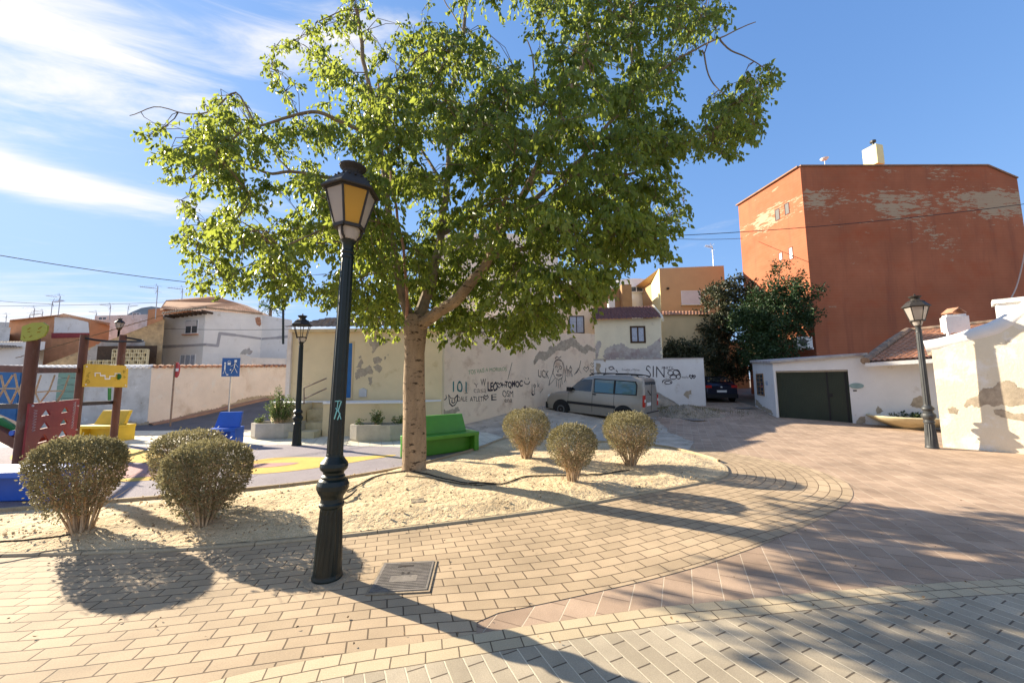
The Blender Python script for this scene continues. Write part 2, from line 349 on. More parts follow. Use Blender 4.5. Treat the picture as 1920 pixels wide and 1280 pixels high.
M['markgreen2'] = mat('teal_marker', (.03, .16, .15), .85, .3)
M['markfaint'] = mat('faint_marker', (.30, .22, .17), .9, .2)
M['markwhite'] = mat('white_marker', (.62, .60, .62), .85, .2)
M['marksky'] = mat('turquoise_spray', (.22, .50, .48), .85, .2)
M['bluedoor'] = mat('blue_door', (.03, .13, .32), .6, .15, 5)
M['garage'] = mat('dark_green_metal', (.030, .042, .026), .5, .15, 3, spec=.4)
M['wood'] = mat('dark_wood', (.06, .035, .02), .7, .3, 8)
M['wframe'] = mat('white_frame', (.72, .72, .72), .5, .05)
M['glass'] = glassmat('window_glass', (.06, .08, .10))
M['curtain'] = mat('curtained_glass', (.36, .40, .48), .3, .25, 9)
M['shutter'] = mat('roller_shutter', (.62, .58, .56), .6, .05)
M['steel'] = mat('galvanised_steel', (.38, .38, .39), .4, .15, 10, metal=.5)
M['rustpole'] = mat('rusty_pole', (.24, .17, .13), .7, .3, 8)
M['signblue'] = mat('sign_blue', (.03, .10, .30), .4, .1)
M['signred'] = mat('sign_red', (.42, .03, .03), .4, .1)
M['cast'] = mat('cast_cover', (.20, .175, .15), .6, .25, 9, .0, 60, fine=.2)
M['castdark'] = mat('cast_groove', (.05, .04, .035), .8, .2)
M['mortar'] = mat('mortar_collar', (.34, .26, .17), .95, .25, 8, .006, 40, fine=.2)
M['carpaint'] = mat('silver_paint', (.30, .275, .235), .35, .04, 2, metal=.3, coat=.5)
M['carblue'] = mat('navy_paint', (.004, .006, .022), .3, .04, 2, metal=.2, coat=.6)
M['carglass'] = glassmat('tinted_glass', (.015, .018, .02), .03)
M['seeglass'] = glassmat('pale_glass', (.06, .14, .17), .04)
M['tyre'] = mat('tyre_rubber', (.018, .018, .018), .85, .1)
M['alloy'] = mat('wheel_trim', (.12, .12, .12), .5, .1, metal=.5)
M['redlamp'] = mat('tail_lamp', (.45, .015, .01), .2, .05, coat=.5)
M['plate'] = mat('number_plate', (.75, .75, .72), .4, .05)
M['acunit'] = mat('aircon_case', (.60, .62, .62), .5, .08)
M['oval'] = mat('grey_plaque', (.24, .34, .33), .5, .15)
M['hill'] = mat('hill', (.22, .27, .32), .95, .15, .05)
M['palm'] = leafmat('palm_fronds', (.04, .10, .02), (.12, .2, .05), .3, 1)
M['litter'] = mat('dry_leaf', (.22, .14, .07), .9, .4, 30)
M['cable'] = mat('cable', (.03, .03, .035), .7, .1)
M['hosewhite'] = mat('pale_conduit', (.55, .45, .38), .6, .1)
M['greenery'] = mat('gate_green', (.18, .30, .24), .6, .1)

# red building: paint flaked off in horizontal streaks along the top, stained below
def red_wall():
    m = mat('orange_red_wall', (.36, .125, .062), .9, .18, .35, .006, 14, patches=(((.24, .085, .05), 1.0, .52, .75, (1.6, 1.6, .12)), ((.36, .095, .04), .5, .5, .75, (1, 1, 1.6)), ((.33, .10, .055), 1.6, .6, .8, (.3, .3, 2))))
    nt = m.node_tree; L = nt.links; b = nt.nodes['Principled BSDF']; prev = b.inputs['Base Color'].links[0].from_socket
    g = nn(nt, 'ShaderNodeNewGeometry'); sx = nn(nt, 'ShaderNodeSeparateXYZ'); L.new(g.outputs['Position'], sx.inputs[0])
    mp = nn(nt, 'ShaderNodeMapping'); mp.inputs['Scale'].default_value = (1.7, 1.3, 6.5); L.new(g.outputs['Position'], mp.inputs['Vector'])
    n = nn(nt, 'ShaderNodeTexNoise', Scale=1.0, Detail=9, Roughness=.74); L.new(mp.outputs[0], n.inputs['Vector'])
    n2 = nn(nt, 'ShaderNodeTexNoise', Scale=.33, Detail=3); L.new(g.outputs['Position'], n2.inputs['Vector'])
    cr = nn(nt, 'ShaderNodeValToRGB'); L.new(sx.outputs['Z'], cr.inputs[0])
    mr = nn(nt, 'ShaderNodeMapRange'); mr.inputs['From Min'].default_value = 0; mr.inputs['From Max'].default_value = 14; L.new(sx.outputs['Z'], mr.inputs['Value']); L.new(mr.outputs[0], cr.inputs[0])
    e = cr.color_ramp.elements; e[0].position = 0; e[0].color = (0.01, 0.01, 0.01, 1); e[1].position = 1; e[1].color = (.10, .10, .10, 1)
    for p, v in ((.12, .10), (.28, .0), (.55, .0), (.66, .055), (.78, .085), (.85, .21), (.90, .20), (.945, .05)):
        q = e.new(p); q.color = (v, v, v, 1)
    a1 = nn(nt, 'ShaderNodeMath', operation='ADD'); L.new(n.outputs['Fac'], a1.inputs[0]); L.new(cr.outputs[0], a1.inputs[1])
    a2 = nn(nt, 'ShaderNodeMath', operation='MULTIPLY_ADD'); L.new(n2.outputs['Fac'], a2.inputs[0]); a2.inputs[1].default_value = .55; L.new(a1.outputs[0], a2.inputs[2])
    r = nn(nt, 'ShaderNodeMapRange'); r.inputs['From Min'].default_value = .998; r.inputs['From Max'].default_value = 1.02; L.new(a2.outputs[0], r.inputs['Value'])
    mx = nn(nt, 'ShaderNodeMix', data_type='RGBA'); L.new(r.outputs[0], mx.inputs[0]); L.new(prev, mx.inputs[6]); mx.inputs[7].default_value = (.40, .30, .20, 1)
    # faint brick courses
    w = nn(nt, 'ShaderNodeTexWave', wave_type='BANDS', bands_direction='Z', Scale=1.9, Distortion=.6); w.inputs['Detail'].default_value = 2
    L.new(g.outputs['Position'], w.inputs['Vector'])
    rw = nn(nt, 'ShaderNodeMapRange'); rw.inputs['To Min'].default_value = .965; rw.inputs['To Max'].default_value = 1.03; L.new(w.outputs['Fac'], rw.inputs['Value'])
    m2 = nn(nt, 'ShaderNodeMix', data_type='RGBA', blend_type='MULTIPLY'); m2.inputs[0].default_value = 1; L.new(mx.outputs[2], m2.inputs[6]); L.new(rw.outputs[0], m2.inputs[7])
    L.new(m2.outputs[2], b.inputs['Base Color']); return m
M['redwall'] = red_wall()
M['redlintel'] = mat('parapet_cap', (.30, .18, .12), .9, .2, 3)

# ================================================================= SKY + SUN
SUNV = Vector((-.877, .48, 0)).normalized(); ELEV = R(23.5)
sunv = SUNV*math.cos(ELEV)+Vector((0, 0, math.sin(ELEV)))
sl = bpy.data.lights.new('sun', 'SUN'); sl.energy = 5.0; sl.angle = R(.55); sl.color = (1, .885, .70)
so = bpy.data.objects.new('sun', sl); C.objects.link(so); so.rotation_euler = sunv.to_track_quat('Z', 'Y').to_euler(); so.location = (-20, 11, 10)
W = bpy.data.worlds.new('World'); S.world = W; W.use_nodes = True; nt = W.node_tree; L = nt.links
bg = nt.nodes['Background']; bg.inputs['Strength'].default_value = .118
sky = nn(nt, 'ShaderNodeTexSky', sky_type='NISHITA'); sky.sun_disc = False; sky.sun_elevation = ELEV
sky.sun_rotation = math.atan2(sunv.x, sunv.y); sky.air_density = 1.0; sky.dust_density = .35; sky.ozone_density = 2.5; sky.altitude = 200
tc = nn(nt, 'ShaderNodeTexCoord'); sp = nn(nt, 'ShaderNodeSeparateXYZ'); L.new(tc.outputs['Generated'], sp.inputs[0])
# high thin cirrus: project direction onto a cloud layer
zc = nn(nt, 'ShaderNodeMath', operation='MAXIMUM'); L.new(sp.outputs['Z'], zc.inputs[0]); zc.inputs[1].default_value = .05
dv = nn(nt, 'ShaderNodeVectorMath', operation='DIVIDE'); L.new(tc.outputs['Generated'], dv.inputs[0])
cb = nn(nt, 'ShaderNodeCombineXYZ'); L.new(zc.outputs[0], cb.inputs[0]); L.new(zc.outputs[0], cb.inputs[1]); L.new(zc.outputs[0], cb.inputs[2]); L.new(cb.outputs[0], dv.inputs[1])
mp = nn(nt, 'ShaderNodeMapping'); L.new(dv.outputs[0], mp.inputs['Vector']); mp.inputs['Rotation'].default_value = (0, 0, R(-35)); mp.inputs['Scale'].default_value = (.16, 1.15, 1)
mp.inputs['Location'].default_value = (1.3, .4, 0)
cn = nn(nt, 'ShaderNodeTexNoise', Scale=1.3, Detail=10, Roughness=.6, Distortion=.7); L.new(mp.outputs[0], cn.inputs['Vector'])
# cirrus banks lie on the sun's side: one high and broad, one narrow and low, one faint and higher
def mth(op, a, b=None, c=None):
    n = nn(nt, 'ShaderNodeMath', operation=op)
    for i, v in enumerate((a, b, c)):
        if v is None: continue
        if isinstance(v, (int, float)): n.inputs[i].default_value = v
        else: L.new(v, n.inputs[i])
    return n.outputs[0]
azi = mth('ARCTAN2', sp.outputs['X'], sp.outputs['Y']); ele = mth('ARCSINE', sp.outputs['Z'])
def bank(a0, aw, e0, ew, tilt, k):
    da = mth('SUBTRACT', azi, a0); de = mth('SUBTRACT', ele, mth('MULTIPLY_ADD', da, tilt, e0))
    q = mth('ADD', mth('POWER', mth('ABSOLUTE', mth('DIVIDE', da, aw)), 2.0), mth('POWER', mth('ABSOLUTE', mth('DIVIDE', de, ew)), 2.0))
    return mth('MULTIPLY', mth('EXPONENT', mth('MULTIPLY', q, -1.0)), k)
tot = mth('ADD', mth('ADD', bank(-1.02, .34, .53, .13, .12, .36), bank(-1.0, .26, .325, .032, .02, .42)), mth('ADD', bank(-.42, .26, .74, .07, .25, .22), bank(-.95, .55, .08, .11, 0, .30)))
tot = mth('SUBTRACT', tot, .10)
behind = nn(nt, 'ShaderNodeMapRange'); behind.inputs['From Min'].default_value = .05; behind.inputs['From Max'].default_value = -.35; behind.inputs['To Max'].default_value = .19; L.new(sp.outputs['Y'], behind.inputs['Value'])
tot = mth('ADD', tot, behind.outputs[0])   # unseen cloud veil behind the photographer, added to brighten and warm the shade
cmb = nn(nt, 'ShaderNodeCombineXYZ'); L.new(mth('MULTIPLY', azi, 1.6), cmb.inputs[0]); L.new(mth('MULTIPLY_ADD', azi, -1.3, mth('MULTIPLY', ele, 8.0)), cmb.inputs[1])
cn2 = nn(nt, 'ShaderNodeTexNoise', Scale=1.6, Detail=10, Roughness=.62, Distortion=.6); L.new(cmb.outputs[0], cn2.inputs['Vector'])
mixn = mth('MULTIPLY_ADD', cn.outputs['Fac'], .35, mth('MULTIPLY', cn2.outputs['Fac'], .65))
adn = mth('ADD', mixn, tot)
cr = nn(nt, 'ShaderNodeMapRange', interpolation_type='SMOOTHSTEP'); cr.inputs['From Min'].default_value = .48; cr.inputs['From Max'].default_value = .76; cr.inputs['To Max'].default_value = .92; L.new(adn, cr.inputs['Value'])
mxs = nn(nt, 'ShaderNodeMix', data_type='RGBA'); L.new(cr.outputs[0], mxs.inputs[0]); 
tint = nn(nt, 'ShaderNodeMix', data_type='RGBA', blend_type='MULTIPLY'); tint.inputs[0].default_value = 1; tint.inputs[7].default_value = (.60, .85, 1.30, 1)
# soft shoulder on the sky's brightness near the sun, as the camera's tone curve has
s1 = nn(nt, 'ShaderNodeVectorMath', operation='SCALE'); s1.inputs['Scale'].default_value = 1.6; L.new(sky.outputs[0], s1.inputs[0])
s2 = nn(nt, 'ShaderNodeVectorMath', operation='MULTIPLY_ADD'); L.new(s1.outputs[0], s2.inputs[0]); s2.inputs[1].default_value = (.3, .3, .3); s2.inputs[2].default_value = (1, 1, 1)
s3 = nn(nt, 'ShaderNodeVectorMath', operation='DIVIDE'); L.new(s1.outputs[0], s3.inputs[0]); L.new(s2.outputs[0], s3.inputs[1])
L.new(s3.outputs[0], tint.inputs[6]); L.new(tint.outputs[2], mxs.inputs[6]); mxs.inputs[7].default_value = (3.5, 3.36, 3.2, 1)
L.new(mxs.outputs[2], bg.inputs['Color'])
S.view_settings.view_transform = 'Standard'; S.view_settings.look = 'None'; S.view_settings.exposure = 1.5; S.view_settings.gamma = 1
S.render.engine = 'CYCLES'; S.cycles.max_bounces = 8; S.cycles.diffuse_bounces = 4; S.cycles.transmission_bounces = 6

# ================================================================= GROUND
xs = [-900, -200, -60]+[-40+i*1.0 for i in range(91)]+[80, 250, 900]; ys = [-300, -60, -12]+[-6+i*1.0 for i in range(67)]+[90, 250, 900]
g = MB()
for y in ys:
    for x in xs: g.v.append((x, y, hz(x, y)-.03))
nx = len(xs)
for j in range(len(ys)-1):
    for i in range(nx-1): g.f.append((j*nx+i, j*nx+i+1, (j+1)*nx+i+1, (j+1)*nx+i))
tag(g.build('ground', M['earth']), kind='structure')

# bed outline: front edge left->tip, back edge tip->left (outer kerb line)
fr = [(-420, 1062), (-150, 1052), (0, 1045), (150, 1041), (350, 1033), (600, 1012), (800, 989), (950, 970), (1080, 951), (1200, 928), (1290, 912), (1340, 901)]
tip = [(1362, 893), (1367, 884), (1358, 872)]
bk = [(1330, 860), (1280, 847), (1230, 838), (1130, 831), (1035, 826)]
bl = [(985, 821), (945, 824), (900, 841), (840, 859), (745, 882), (600, 906), (450, 923), (300, 937), (150, 949), (0, 962), (-200, 975)]
to2 = lambda L_: [Vector((G(a, b).x, G(a, b).y, 0)) for a, b in L_]
outline = smooth_line(to2(fr+tip+bk+bl), 6)
nf = (len(fr))*6  # index where the front ends
ins = []
def offs(line, d):
    out = []
    for i, p in enumerate(line):
        a = line[max(i-1, 0)]; b = line[min(i+1, len(line)-1)]; t = (b-a).normalized(); n = Vector((-t.y, t.x, 0)); out.append(p+n*d)
    return out
inner = offs(outline, .055)
def bedh(x, y):   # gentle mounds of sand
    q = .05+.05*noise.noise(Vector((x*.7, y*.7, 0)))+.025*noise.noise(Vector((x*3, y*3, 1)))+.012*noise.noise(Vector((x*9, y*9, 2)))
    T = G(775, 900); d = math.hypot(x-T.x-.15, y-T.y+.1); q += .12*math.exp(-(d/.7)**2)
    return q
# sand surface as a fine grid clipped to the bed
bm = bmesh.new(); pts = inner; poly = [Vector((p.x, p.y, 0)) for p in pts]
vs = [bm.verts.new(p) for p in poly]
for t in tessellate_polygon([poly]):
    try: bm.faces.new([vs[i] for i in t])
    except ValueError: pass
x0 = min(p.x for p in poly); x1 = max(p.x for p in poly); y0 = min(p.y for p in poly); y1 = max(p.y for p in poly)
st = .12; v = max(x0, -8)
while v < x1: bmesh.ops.bisect_plane(bm, geom=bm.verts[:]+bm.edges[:]+bm.faces[:], plane_co=(v, 0, 0), plane_no=(1, 0, 0)); v += st
v = y0
while v < y1: bmesh.ops.bisect_plane(bm, geom=bm.verts[:]+bm.edges[:]+bm.faces[:], plane_co=(0, v, 0), plane_no=(0, 1, 0)); v += st
for v_ in bm.verts:
    dmin = min((v_.co-q).length for q in poly)
    v_.co.z = .03 + (bedh(v_.co.x, v_.co.y))*sm(0, .5, dmin)
bm.normal_update()
for f in bm.faces:
    if f.normal.z < 0: f.normal_flip()
    f.smooth = True
me = bpy.data.meshes.new('sand'); bm.to_mesh(me); bm.free(); me.materials.append(M['sand'])
so_ = bpy.data.objects.new('sand', me); C.objects.link(so_); tag(so_, kind='structure')
def sz(x, y): return .03+bedh(x, y)
# kerb stones round the bed
kb = MB(); n0 = 0
acc = 0; seg = []; 
hh = lambda i: .06 if i < nf else .075
for side_, (la, lb) in enumerate(((outline, inner),)):
    for i in range(len(la)-1):
        a0, a1, b0, b1 = la[i], la[i+1], lb[i], lb[i+1]; h0 = .028 if i < nf+14 else .075; 
        g0 = .004 if i % 3 == 0 else 0; t = (a1-a0).normalized()*g0*2
        a0 = a0+t; b0 = b0+t
        n = len(kb.v)
        c0 = (b0-a0).normalized()*.012; c1 = (b1-a1).normalized()*.012
        kb.v += [(a0.x, a0.y, -.01), (a0.x, a0.y, h0-.012), (a0.x+c0.x, a0.y+c0.y, h0), (b0.x, b0.y, h0), (b0.x, b0.y, 0), (a1.x, a1.y, -.01), (a1.x, a1.y, h0-.012), (a1.x+c1.x, a1.y+c1.y, h0), (b1.x, b1.y, h0), (b1.x, b1.y, 0)]
        for k in range(4): kb.f.append((n+k, n+k+1, n+6+k, n+5+k))
        if g0: kb.f.append((n, n+1, n+2, n+3, n+4)); kb.f.append((n+5, n+6, n+7, n+8, n+9))
tag(kb.build('kerb', M['kerb']), kind='structure')

# pavements -----------------------------------------------------------
pl = [(-30, -6), (40, -6), (40, 9)]+[(16, 10.4), (14.5, 11.6), (11.05, 15.6), (13.9, 26), (14.5, 40), (9.5, 40), (8.4, 26), (6.4, 20.2), (5.0, 18.0), (4.0, 15), (3.0, 12.6), (3.0, 10.8), (3.0, 8.6), (0, 5.5), (-30, 5)]
sheet('pavement', pl, 0, M['plaza'], ang=R(90-23.6), org=(0, 0))
# tan pavers laid in rows that follow the kerb
line = [p for p in outline[:nf+int(6*6.5)]]
s = [0]
for i in range(1, len(line)): s.append(s[-1]+(line[i]-line[i-1]).length)
ts = MB(); ts.uv = []; K = 14
cum = s
wid = []
for i, p in enumerate(line):
    w = 1.86-.20*sm(1.5, 3.8, p.x)+(1-sm(-1.35, -.8, p.x))*2.4
    if i > nf+4: w = 1.66*(1-sm(nf+4, nf+40, i))+.02
    wid.append(w)
nrm = []
for i in range(len(line)):
    a = line[max(i-1, 0)]; b = line[min(i+1, len(line)-1)]; t = (b-a).normalized(); nrm.append(Vector((t.y, -t.x, 0)))
for i, p in enumerate(line):
    for k in range(K+1):
        d = wid[i]*k/K; q = p+nrm[i]*d; ts.v.append((q.x, q.y, .004)); ts.uv.append((cum[i], d*(1+.24*(1-sm(-2.2, .3, p.x)))))
for i in range(len(line)-1):
    for k in range(K): a = i*(K+1)+k; ts.f.append((a, a+1, a+K+2, a+K+1))
ts.build('pavement_tan', M['tan'])
tag(bpy.data.objects['pavement_tan'], kind='structure'); bpy.data.objects['pavement_tan'].name = 'brick_pavement'
# pale double row, then grey blocks
bandpx = [(200, 1335), (440, 1268), (640, 1228), (800, 1204), (940, 1182), (1047, 1166), (1200, 1144), (1280, 1135), (1421, 1122), (1514, 1113), (1655, 1101), (1788, 1092), (1920, 1085), (2300, 1066)]
bl_ = smooth_line(to2(bandpx), 6); bs = [0]
for i in range(1, len(bl_)): bs.append(bs[-1]+(bl_[i]-bl_[i-1]).length)
bo = MB(); bo.uv = []; lo = []
for i, p in enumerate(bl_):
    a = bl_[max(i-1, 0)]; b = bl_[min(i+1, len(bl_)-1)]; t = (b-a).normalized(); n = Vector((t.y, -t.x, 0))
    q = p+n*.205; lo.append(q)
    bo.v += [(p.x, p.y, .008), (q.x, q.y, .008)]; bo.uv += [(bs[i], 0), (bs[i], .205)]
for i in range(len(bl_)-1): bo.f.append((2*i, 2*i+1, 2*i+3, 2*i+2))
tag(bo.build('cream_pavement', M['cream']), kind='structure')
gp = [(p.x, p.y) for p in lo]+[(30, lo[-1].y), (30, -5), (lo[0].x, -5)]
sheet('grey_pavement', gp, .008, M['grey'], ang=R(90+25))

# playground rubber, tiles, road, dirt lot
kbl = [(p.x, p.y) for p in outline[nf+6*len(tip+bk)+4:]]
rub = [(p[0], p[1]) for p in kbl if p[1] < 9.6]
rub = rub+[(-30, rub[-1][1]), (-30, 10.75), (-6, 10.75), (-3.2, 10.3), (-1.9, 9.9)]
sheet('playground_floor', rub, .004, M['rubber'])
def pxsheet(name, L_, dz, m, ang=0): return sheet(name, [(G(a, b).x, G(a, b).y) for a, b in smooth_line2(L_)], dz, m, ang)
def smooth_line2(L_):
    q = smooth_line([(a, b, 0) for a, b in L_]+[(L_[0][0], L_[0][1], 0)], 5)[:-1]; return [(p.x, p.y) for p in q]
pxsheet('playground_floor_yellow', [(452, 868), (520, 858), (640, 857), (742, 853), (690, 862), (630, 872), (540, 884), (470, 889), (430, 885)], .008, M['rubber_y'])
pxsheet('playground_floor_yellow', [(40, 842), (150, 838), (260, 843), (330, 858), (300, 868), (200, 866), (100, 872), (20, 862)], .008, M['rubber_y'])
pxsheet('playground_floor_pink', [(20, 872), (120, 874), (220, 869), (300, 871), (400, 868), (420, 876), (330, 890), (200, 897), (60, 900)], .008, M['rubber_p'])
pxsheet('playground_floor_yellow', [(100, 902), (220, 898), (300, 893), (300, 899), (200, 905), (90, 910)], .008, M['rubber_y'])
pxsheet('playground_floor_pink', [(450, 872), (500, 869), (560, 868), (520, 875), (450, 878)], .012, M['rubber_p'])
sheet('tiled_pavement', [(-30, 10.75), (-6, 10.75), (-3.2, 10.3), (-1.9, 9.9), (-.6, 10.3), (-.2, 11.6), (-1.6, 14.2), (-30, 14.2)], .004, M['tile'], ang=R(20))
sheet('road', [(-30, 14.2), (-7, 14.2), (-8.2, 24), (-10, 30), (-13, 30), (-11.9, 21), (-14.3, 15.45), (-30, 15.45)], .006, M['asphalt'])
def doth(x, y):
    return hz(x, y)+.32*sm(13, 17.5, y)*sm(5.5, 2, x)*sm(-3.5, 0, x)+.012*noise.noise(Vector((x*2, y*2, 0)))*sm(11.5, 13, y)
lot = [(p.x, p.y) for p in outline[nf+22:nf+6*len(tip+bk)+10]]
dl = MB(); gx = [-3+i*.3 for i in range(40)]; gy = [9+i*.3 for i in range(45)]
lotpoly = [(-1.9, 14.2), (-.2, 11.6), (-.6, 10.3), (-1.2, 9.5), (-.4, 9.2), (.3, 9.5)]+[(q.x, q.y) for q in to2([(1035, 824), (1130, 829), (1230, 836), (1290, 846)])]+[(4.9, 10.6), (5.0, 12.6), (5.6, 15), (6.6, 18), (7.4, 20.6), (8, 24), (3, 24), (-3, 17)]
_lp = []
for i in range(len(lotpoly)):
    a_, b_ = Vector(lotpoly[i]), Vector(lotpoly[(i+1) % len(lotpoly)]); k_ = max(1, int((b_-a_).length/.22)); pn_ = Vector((b_.y-a_.y, a_.x-b_.x)).normalized()
    for j in range(k_): q_ = a_.lerp(b_, j/k_); q_ = q_+pn_*((.16*noise.noise(Vector((q_.x*1.3, q_.y*1.3, 0)))+.07*noise.noise(Vector((q_.x*5, q_.y*5, 0)))) if a_.y > 10.5 and a_.x > 2 else 0); _lp.append((q_.x, q_.y))
lotpoly = _lp
sheet('dirt_lot', lotpoly, .012, M['dirt'], step=.5, hfun=doth)

def cov(px, py, wx, wy, rz, lab, D=None, letter=False):
    p = G(px, py) if D is None else Vector((P(px, py, D).x, D, 0)); z = hz(p.x, p.y)
    r = empty('manhole_cover', (p.x, p.y, z+.009), lab, 'manhole cover', rz=rz)
    m = MB(); m.box((0, 0, .002), (wx+.05, wy+.05, .006)); m.build('frame', M['mortar'], r)
    m = MB(); m.box((0, 0, .007), (wx, wy, .008)); m.build('cover', M['cast'], r)
    if letter:
        m = MB(); nxx = 26
        for i in range(nxx):
            for j in range(18):
                x = -wx/2+.02+(wx-.04)*(i+.5)/nxx; y = -wy/2+.02+(wy-.04)*(j+.5)/18
                if abs(x) < .11 and -.09 < y < .0: continue
                m.box((x, y, .0125), (wx/nxx*.66, wy/18*.5, .003))
        m.build('tread', M['cast'], r)
        m = MB(); m.box((-.01, wy*.33, .0135), (.13, .02, .004)); m.box((-.07, wy*.31, .0138), (.03, .03, .004)); m.build('lifting_slot', M['castdark'], r)
        for u in (-.02, .03): MB().box((u, .03, .0135), (.02, .03, .004)).build('lifting_hole', M['castdark'], r)
    return r
_a, _b, _c, _d = G(706, 1053), G(804, 1047), G(812, 1110), G(707, 1122)
cov(758, 1082, .46, .50, math.atan2(_b.y-_a.y, _b.x-_a.x)-R(2), 'square cast iron access cover with raised treads beside the foot of the black lamp post', letter=True)
cov(1300, 790, .5, .9, R(10), 'small dark drain cover in the shaded paving near the dirt lot', D=15.2)
cov(1398, 774, .9, .5, R(10), 'rectangular cover in the street before the parked dark car', D=18.6)

# ================================================================= STREET LAMPS
def lamp(name, loc, rz, label, amber=(0,), iron='iron', H=3.72, clear=False):
    r = empty(name, loc, label, 'street lamp', 'cast iron street lamps', rz)
    k = H/3.72
    prof = [(.124, 0), (.124, .03), (.118, .05), (.116, .06), (.104, .35), (.093, .56), (.090, .60), (.104, .615), (.105, .635), (.094, .65), (.090, .68), (.098, .70), (.118, .73), (.133, .765), (.133, .80), (.118, .835), (.096, .85), (.098, .87), (.085, .885), (.088, .905), (.112, .93), (.118, .955), (.112, .985), (.092, 1.01), (.085, 1.02), (.072, 1.04), (.070, 1.06)]
    prof = [(a, b*k) for a, b in prof]
    m = MB(); m.lathe(prof, 32, flute=.10, f0=.07*k, f1=.57*k); m.build('base', M[iron], r, smooth=False)
    top = 3.02*k
    m = MB(); m.lathe([(.070, 1.05*k), (.056, top-.16)], 24, flute=.09); m.build('pole', M[iron], r)
    m = MB(); m.lathe([(.056, top-.17), (.060, top-.155), (.060, top-.145), (.054, top-.135), (.054, top-.125), (.062, top-.115), (.062, top-.10), (.05, top-.09), (.052, top-.03), (.072, top), (.060, top+.01), (.03, top+.012)], 16); m.build('capital', M[iron], r, smooth=True)
    # lantern: six-sided
    z0 = top+.13; z1 = top+.47; rb = .13; rt = .225
    def hexp(rad, z, n=6): return [Vector((rad*math.cos(2*PI*i/n+PI/6), rad*math.sin(2*PI*i/n+PI/6), z)) for i in range(n)]
    lo_, hi = hexp(rb, z0), hexp(rt, z1); lan = MB()
    for i in range(6):
        lan.tube([lo_[i]*1.0, hi[i]], .011, 5)
        j = (i+1) % 6; lan.beam(lo_[i], lo_[j], .03, .03); lan.beam(hi[i], hi[j], .022, .022)
    # four curved arms from the capital to the lantern base
    for i in range(3):
        a = 2*PI*i/3+.3; c, s_ = math.cos(a), math.sin(a)
        lan.tube([(c*.045, s_*.045, top), (c*.10, s_*.10, top+.04), (c*.115, s_*.115, top+.09), (c*.105, s_*.105, z0)], .012, 5)
    lan_o = lan.build('lantern_frame', M['lantern'], r)
    m = MB(); m.lathe([(.07, top+.012), (.085, top+.05), (.10, z0-.01)], 12); m.build('diffuser', M['pane_w'], r, smooth=True)
    for i in range(6):
        j = (i+1) % 6; a, b, c, d = lo_[i]*.985, lo_[j]*.985, hi[j]*.985, hi[i]*.985
        for q, zz in ((a, z0), (b, z0), (c, z1), (d, z1)): q.z = zz
        if clear and i not in amber: continue
        MB().quad(a, b, c, d).build('pane', M['pane_y'] if i in amber else M['pane_w'], r)
    m = MB()
    m.lathe([(.262, z1), (.27, z1+.012), (.252, z1+.035), (.222, z1+.065), (.185, z1+.11), (.135, z1+.16), (.11, z1+.17)], 6, rot=PI/6)
    m.lathe([(.105, z1+.16), (.085, z1+.185), (.080, z1+.20), (.088, z1+.22), (.12, z1+.255), (.124, z1+.27), (.105, z1+.277), (.03, z1+.285), (.016, z1+.30), (.022, z1+.315), (.012, z1+.33), (.002, z1+.34)], 16)
    for i in range(18):
        a = 2*PI*i/18; m.lathe([(.010, 0), (.013, .008), (.008, .016), (.001, .018)], 6, c=(.155*math.cos(a), .155*math.sin(a), z1+.125))
    m.build('roof', M['lantern'], r)
    return r
p = G(613, 1086)
lampA = lamp('street_lamp', (p.x, p.y, .004), R(4), 'tall black fluted lamp post with amber lantern pane in front of the tree', amber=(4,))
lampA.rotation_euler = (0, R(1.5), R(4)); m = MB(); m.lathe([(.19, .002), (.185, .010), (.15, .016), (.11, .017)], 18); m.build('mortar_collar', M['mortar'], lampA)
p = G(556, 835); lamp('street_lamp', (p.x, p.y, .006), R(20), 'black lamp post with open lantern in front of the yellow house between the planters', amber=(), H=3.45, clear=True)
p = G(1748, 840); lamp('street_lamp', (p.x, p.y, .002), R(-10), 'grey lamp post by the sunlit right wall and the stone bowl', amber=(5,), iron='iron_grey', H=3.64)
pp = P(225, 600, 24); lamp('street_lamp', (pp.x, pp.y, 1.0), 0, 'far small lantern poking above the rubble barn roof', amber=(), H=5.0)

# pale spray tag on the lamp post
def strokes(name, strs, m, parent, fn, w=.012, off=.004):
    mb = MB()
    for st_ in strs:
        pts = [fn(a, b) for a, b in st_]
        for i in range(len(pts)-1):
            (a, n), (b, _) = pts[i], pts[i+1]; d = b-a
            if d.length < 1e-6: continue
            s_ = d.normalized().cross(n).normalized()*w*.5*random.uniform(.65, 1.35); e = d.normalized()*w*.3; o = n*(off+.0007*(i % 2))
            mb.quad(a-e-s_+o, b+e-s_+o, b+e+s_+o, a-e+s_+o)
    ob = mb.build(name, m, parent, world=True); return ob
def facing(px, py, D):
    q = P(px, py, D); n = (EYE-q); n.z = 0; return q, n.normalized()
lp = G(613, 1086)
strokes('spray_tag', [[(619, 752), (628, 751)], [(624, 752), (622, 770), (618, 785)], [(620, 765), (628, 775), (624, 786)], [(630, 752), (625, 768), (630, 785)]], M['marksky'], lampA, lambda a, b: facing(a, b, lp.y-.067), .009, 0)

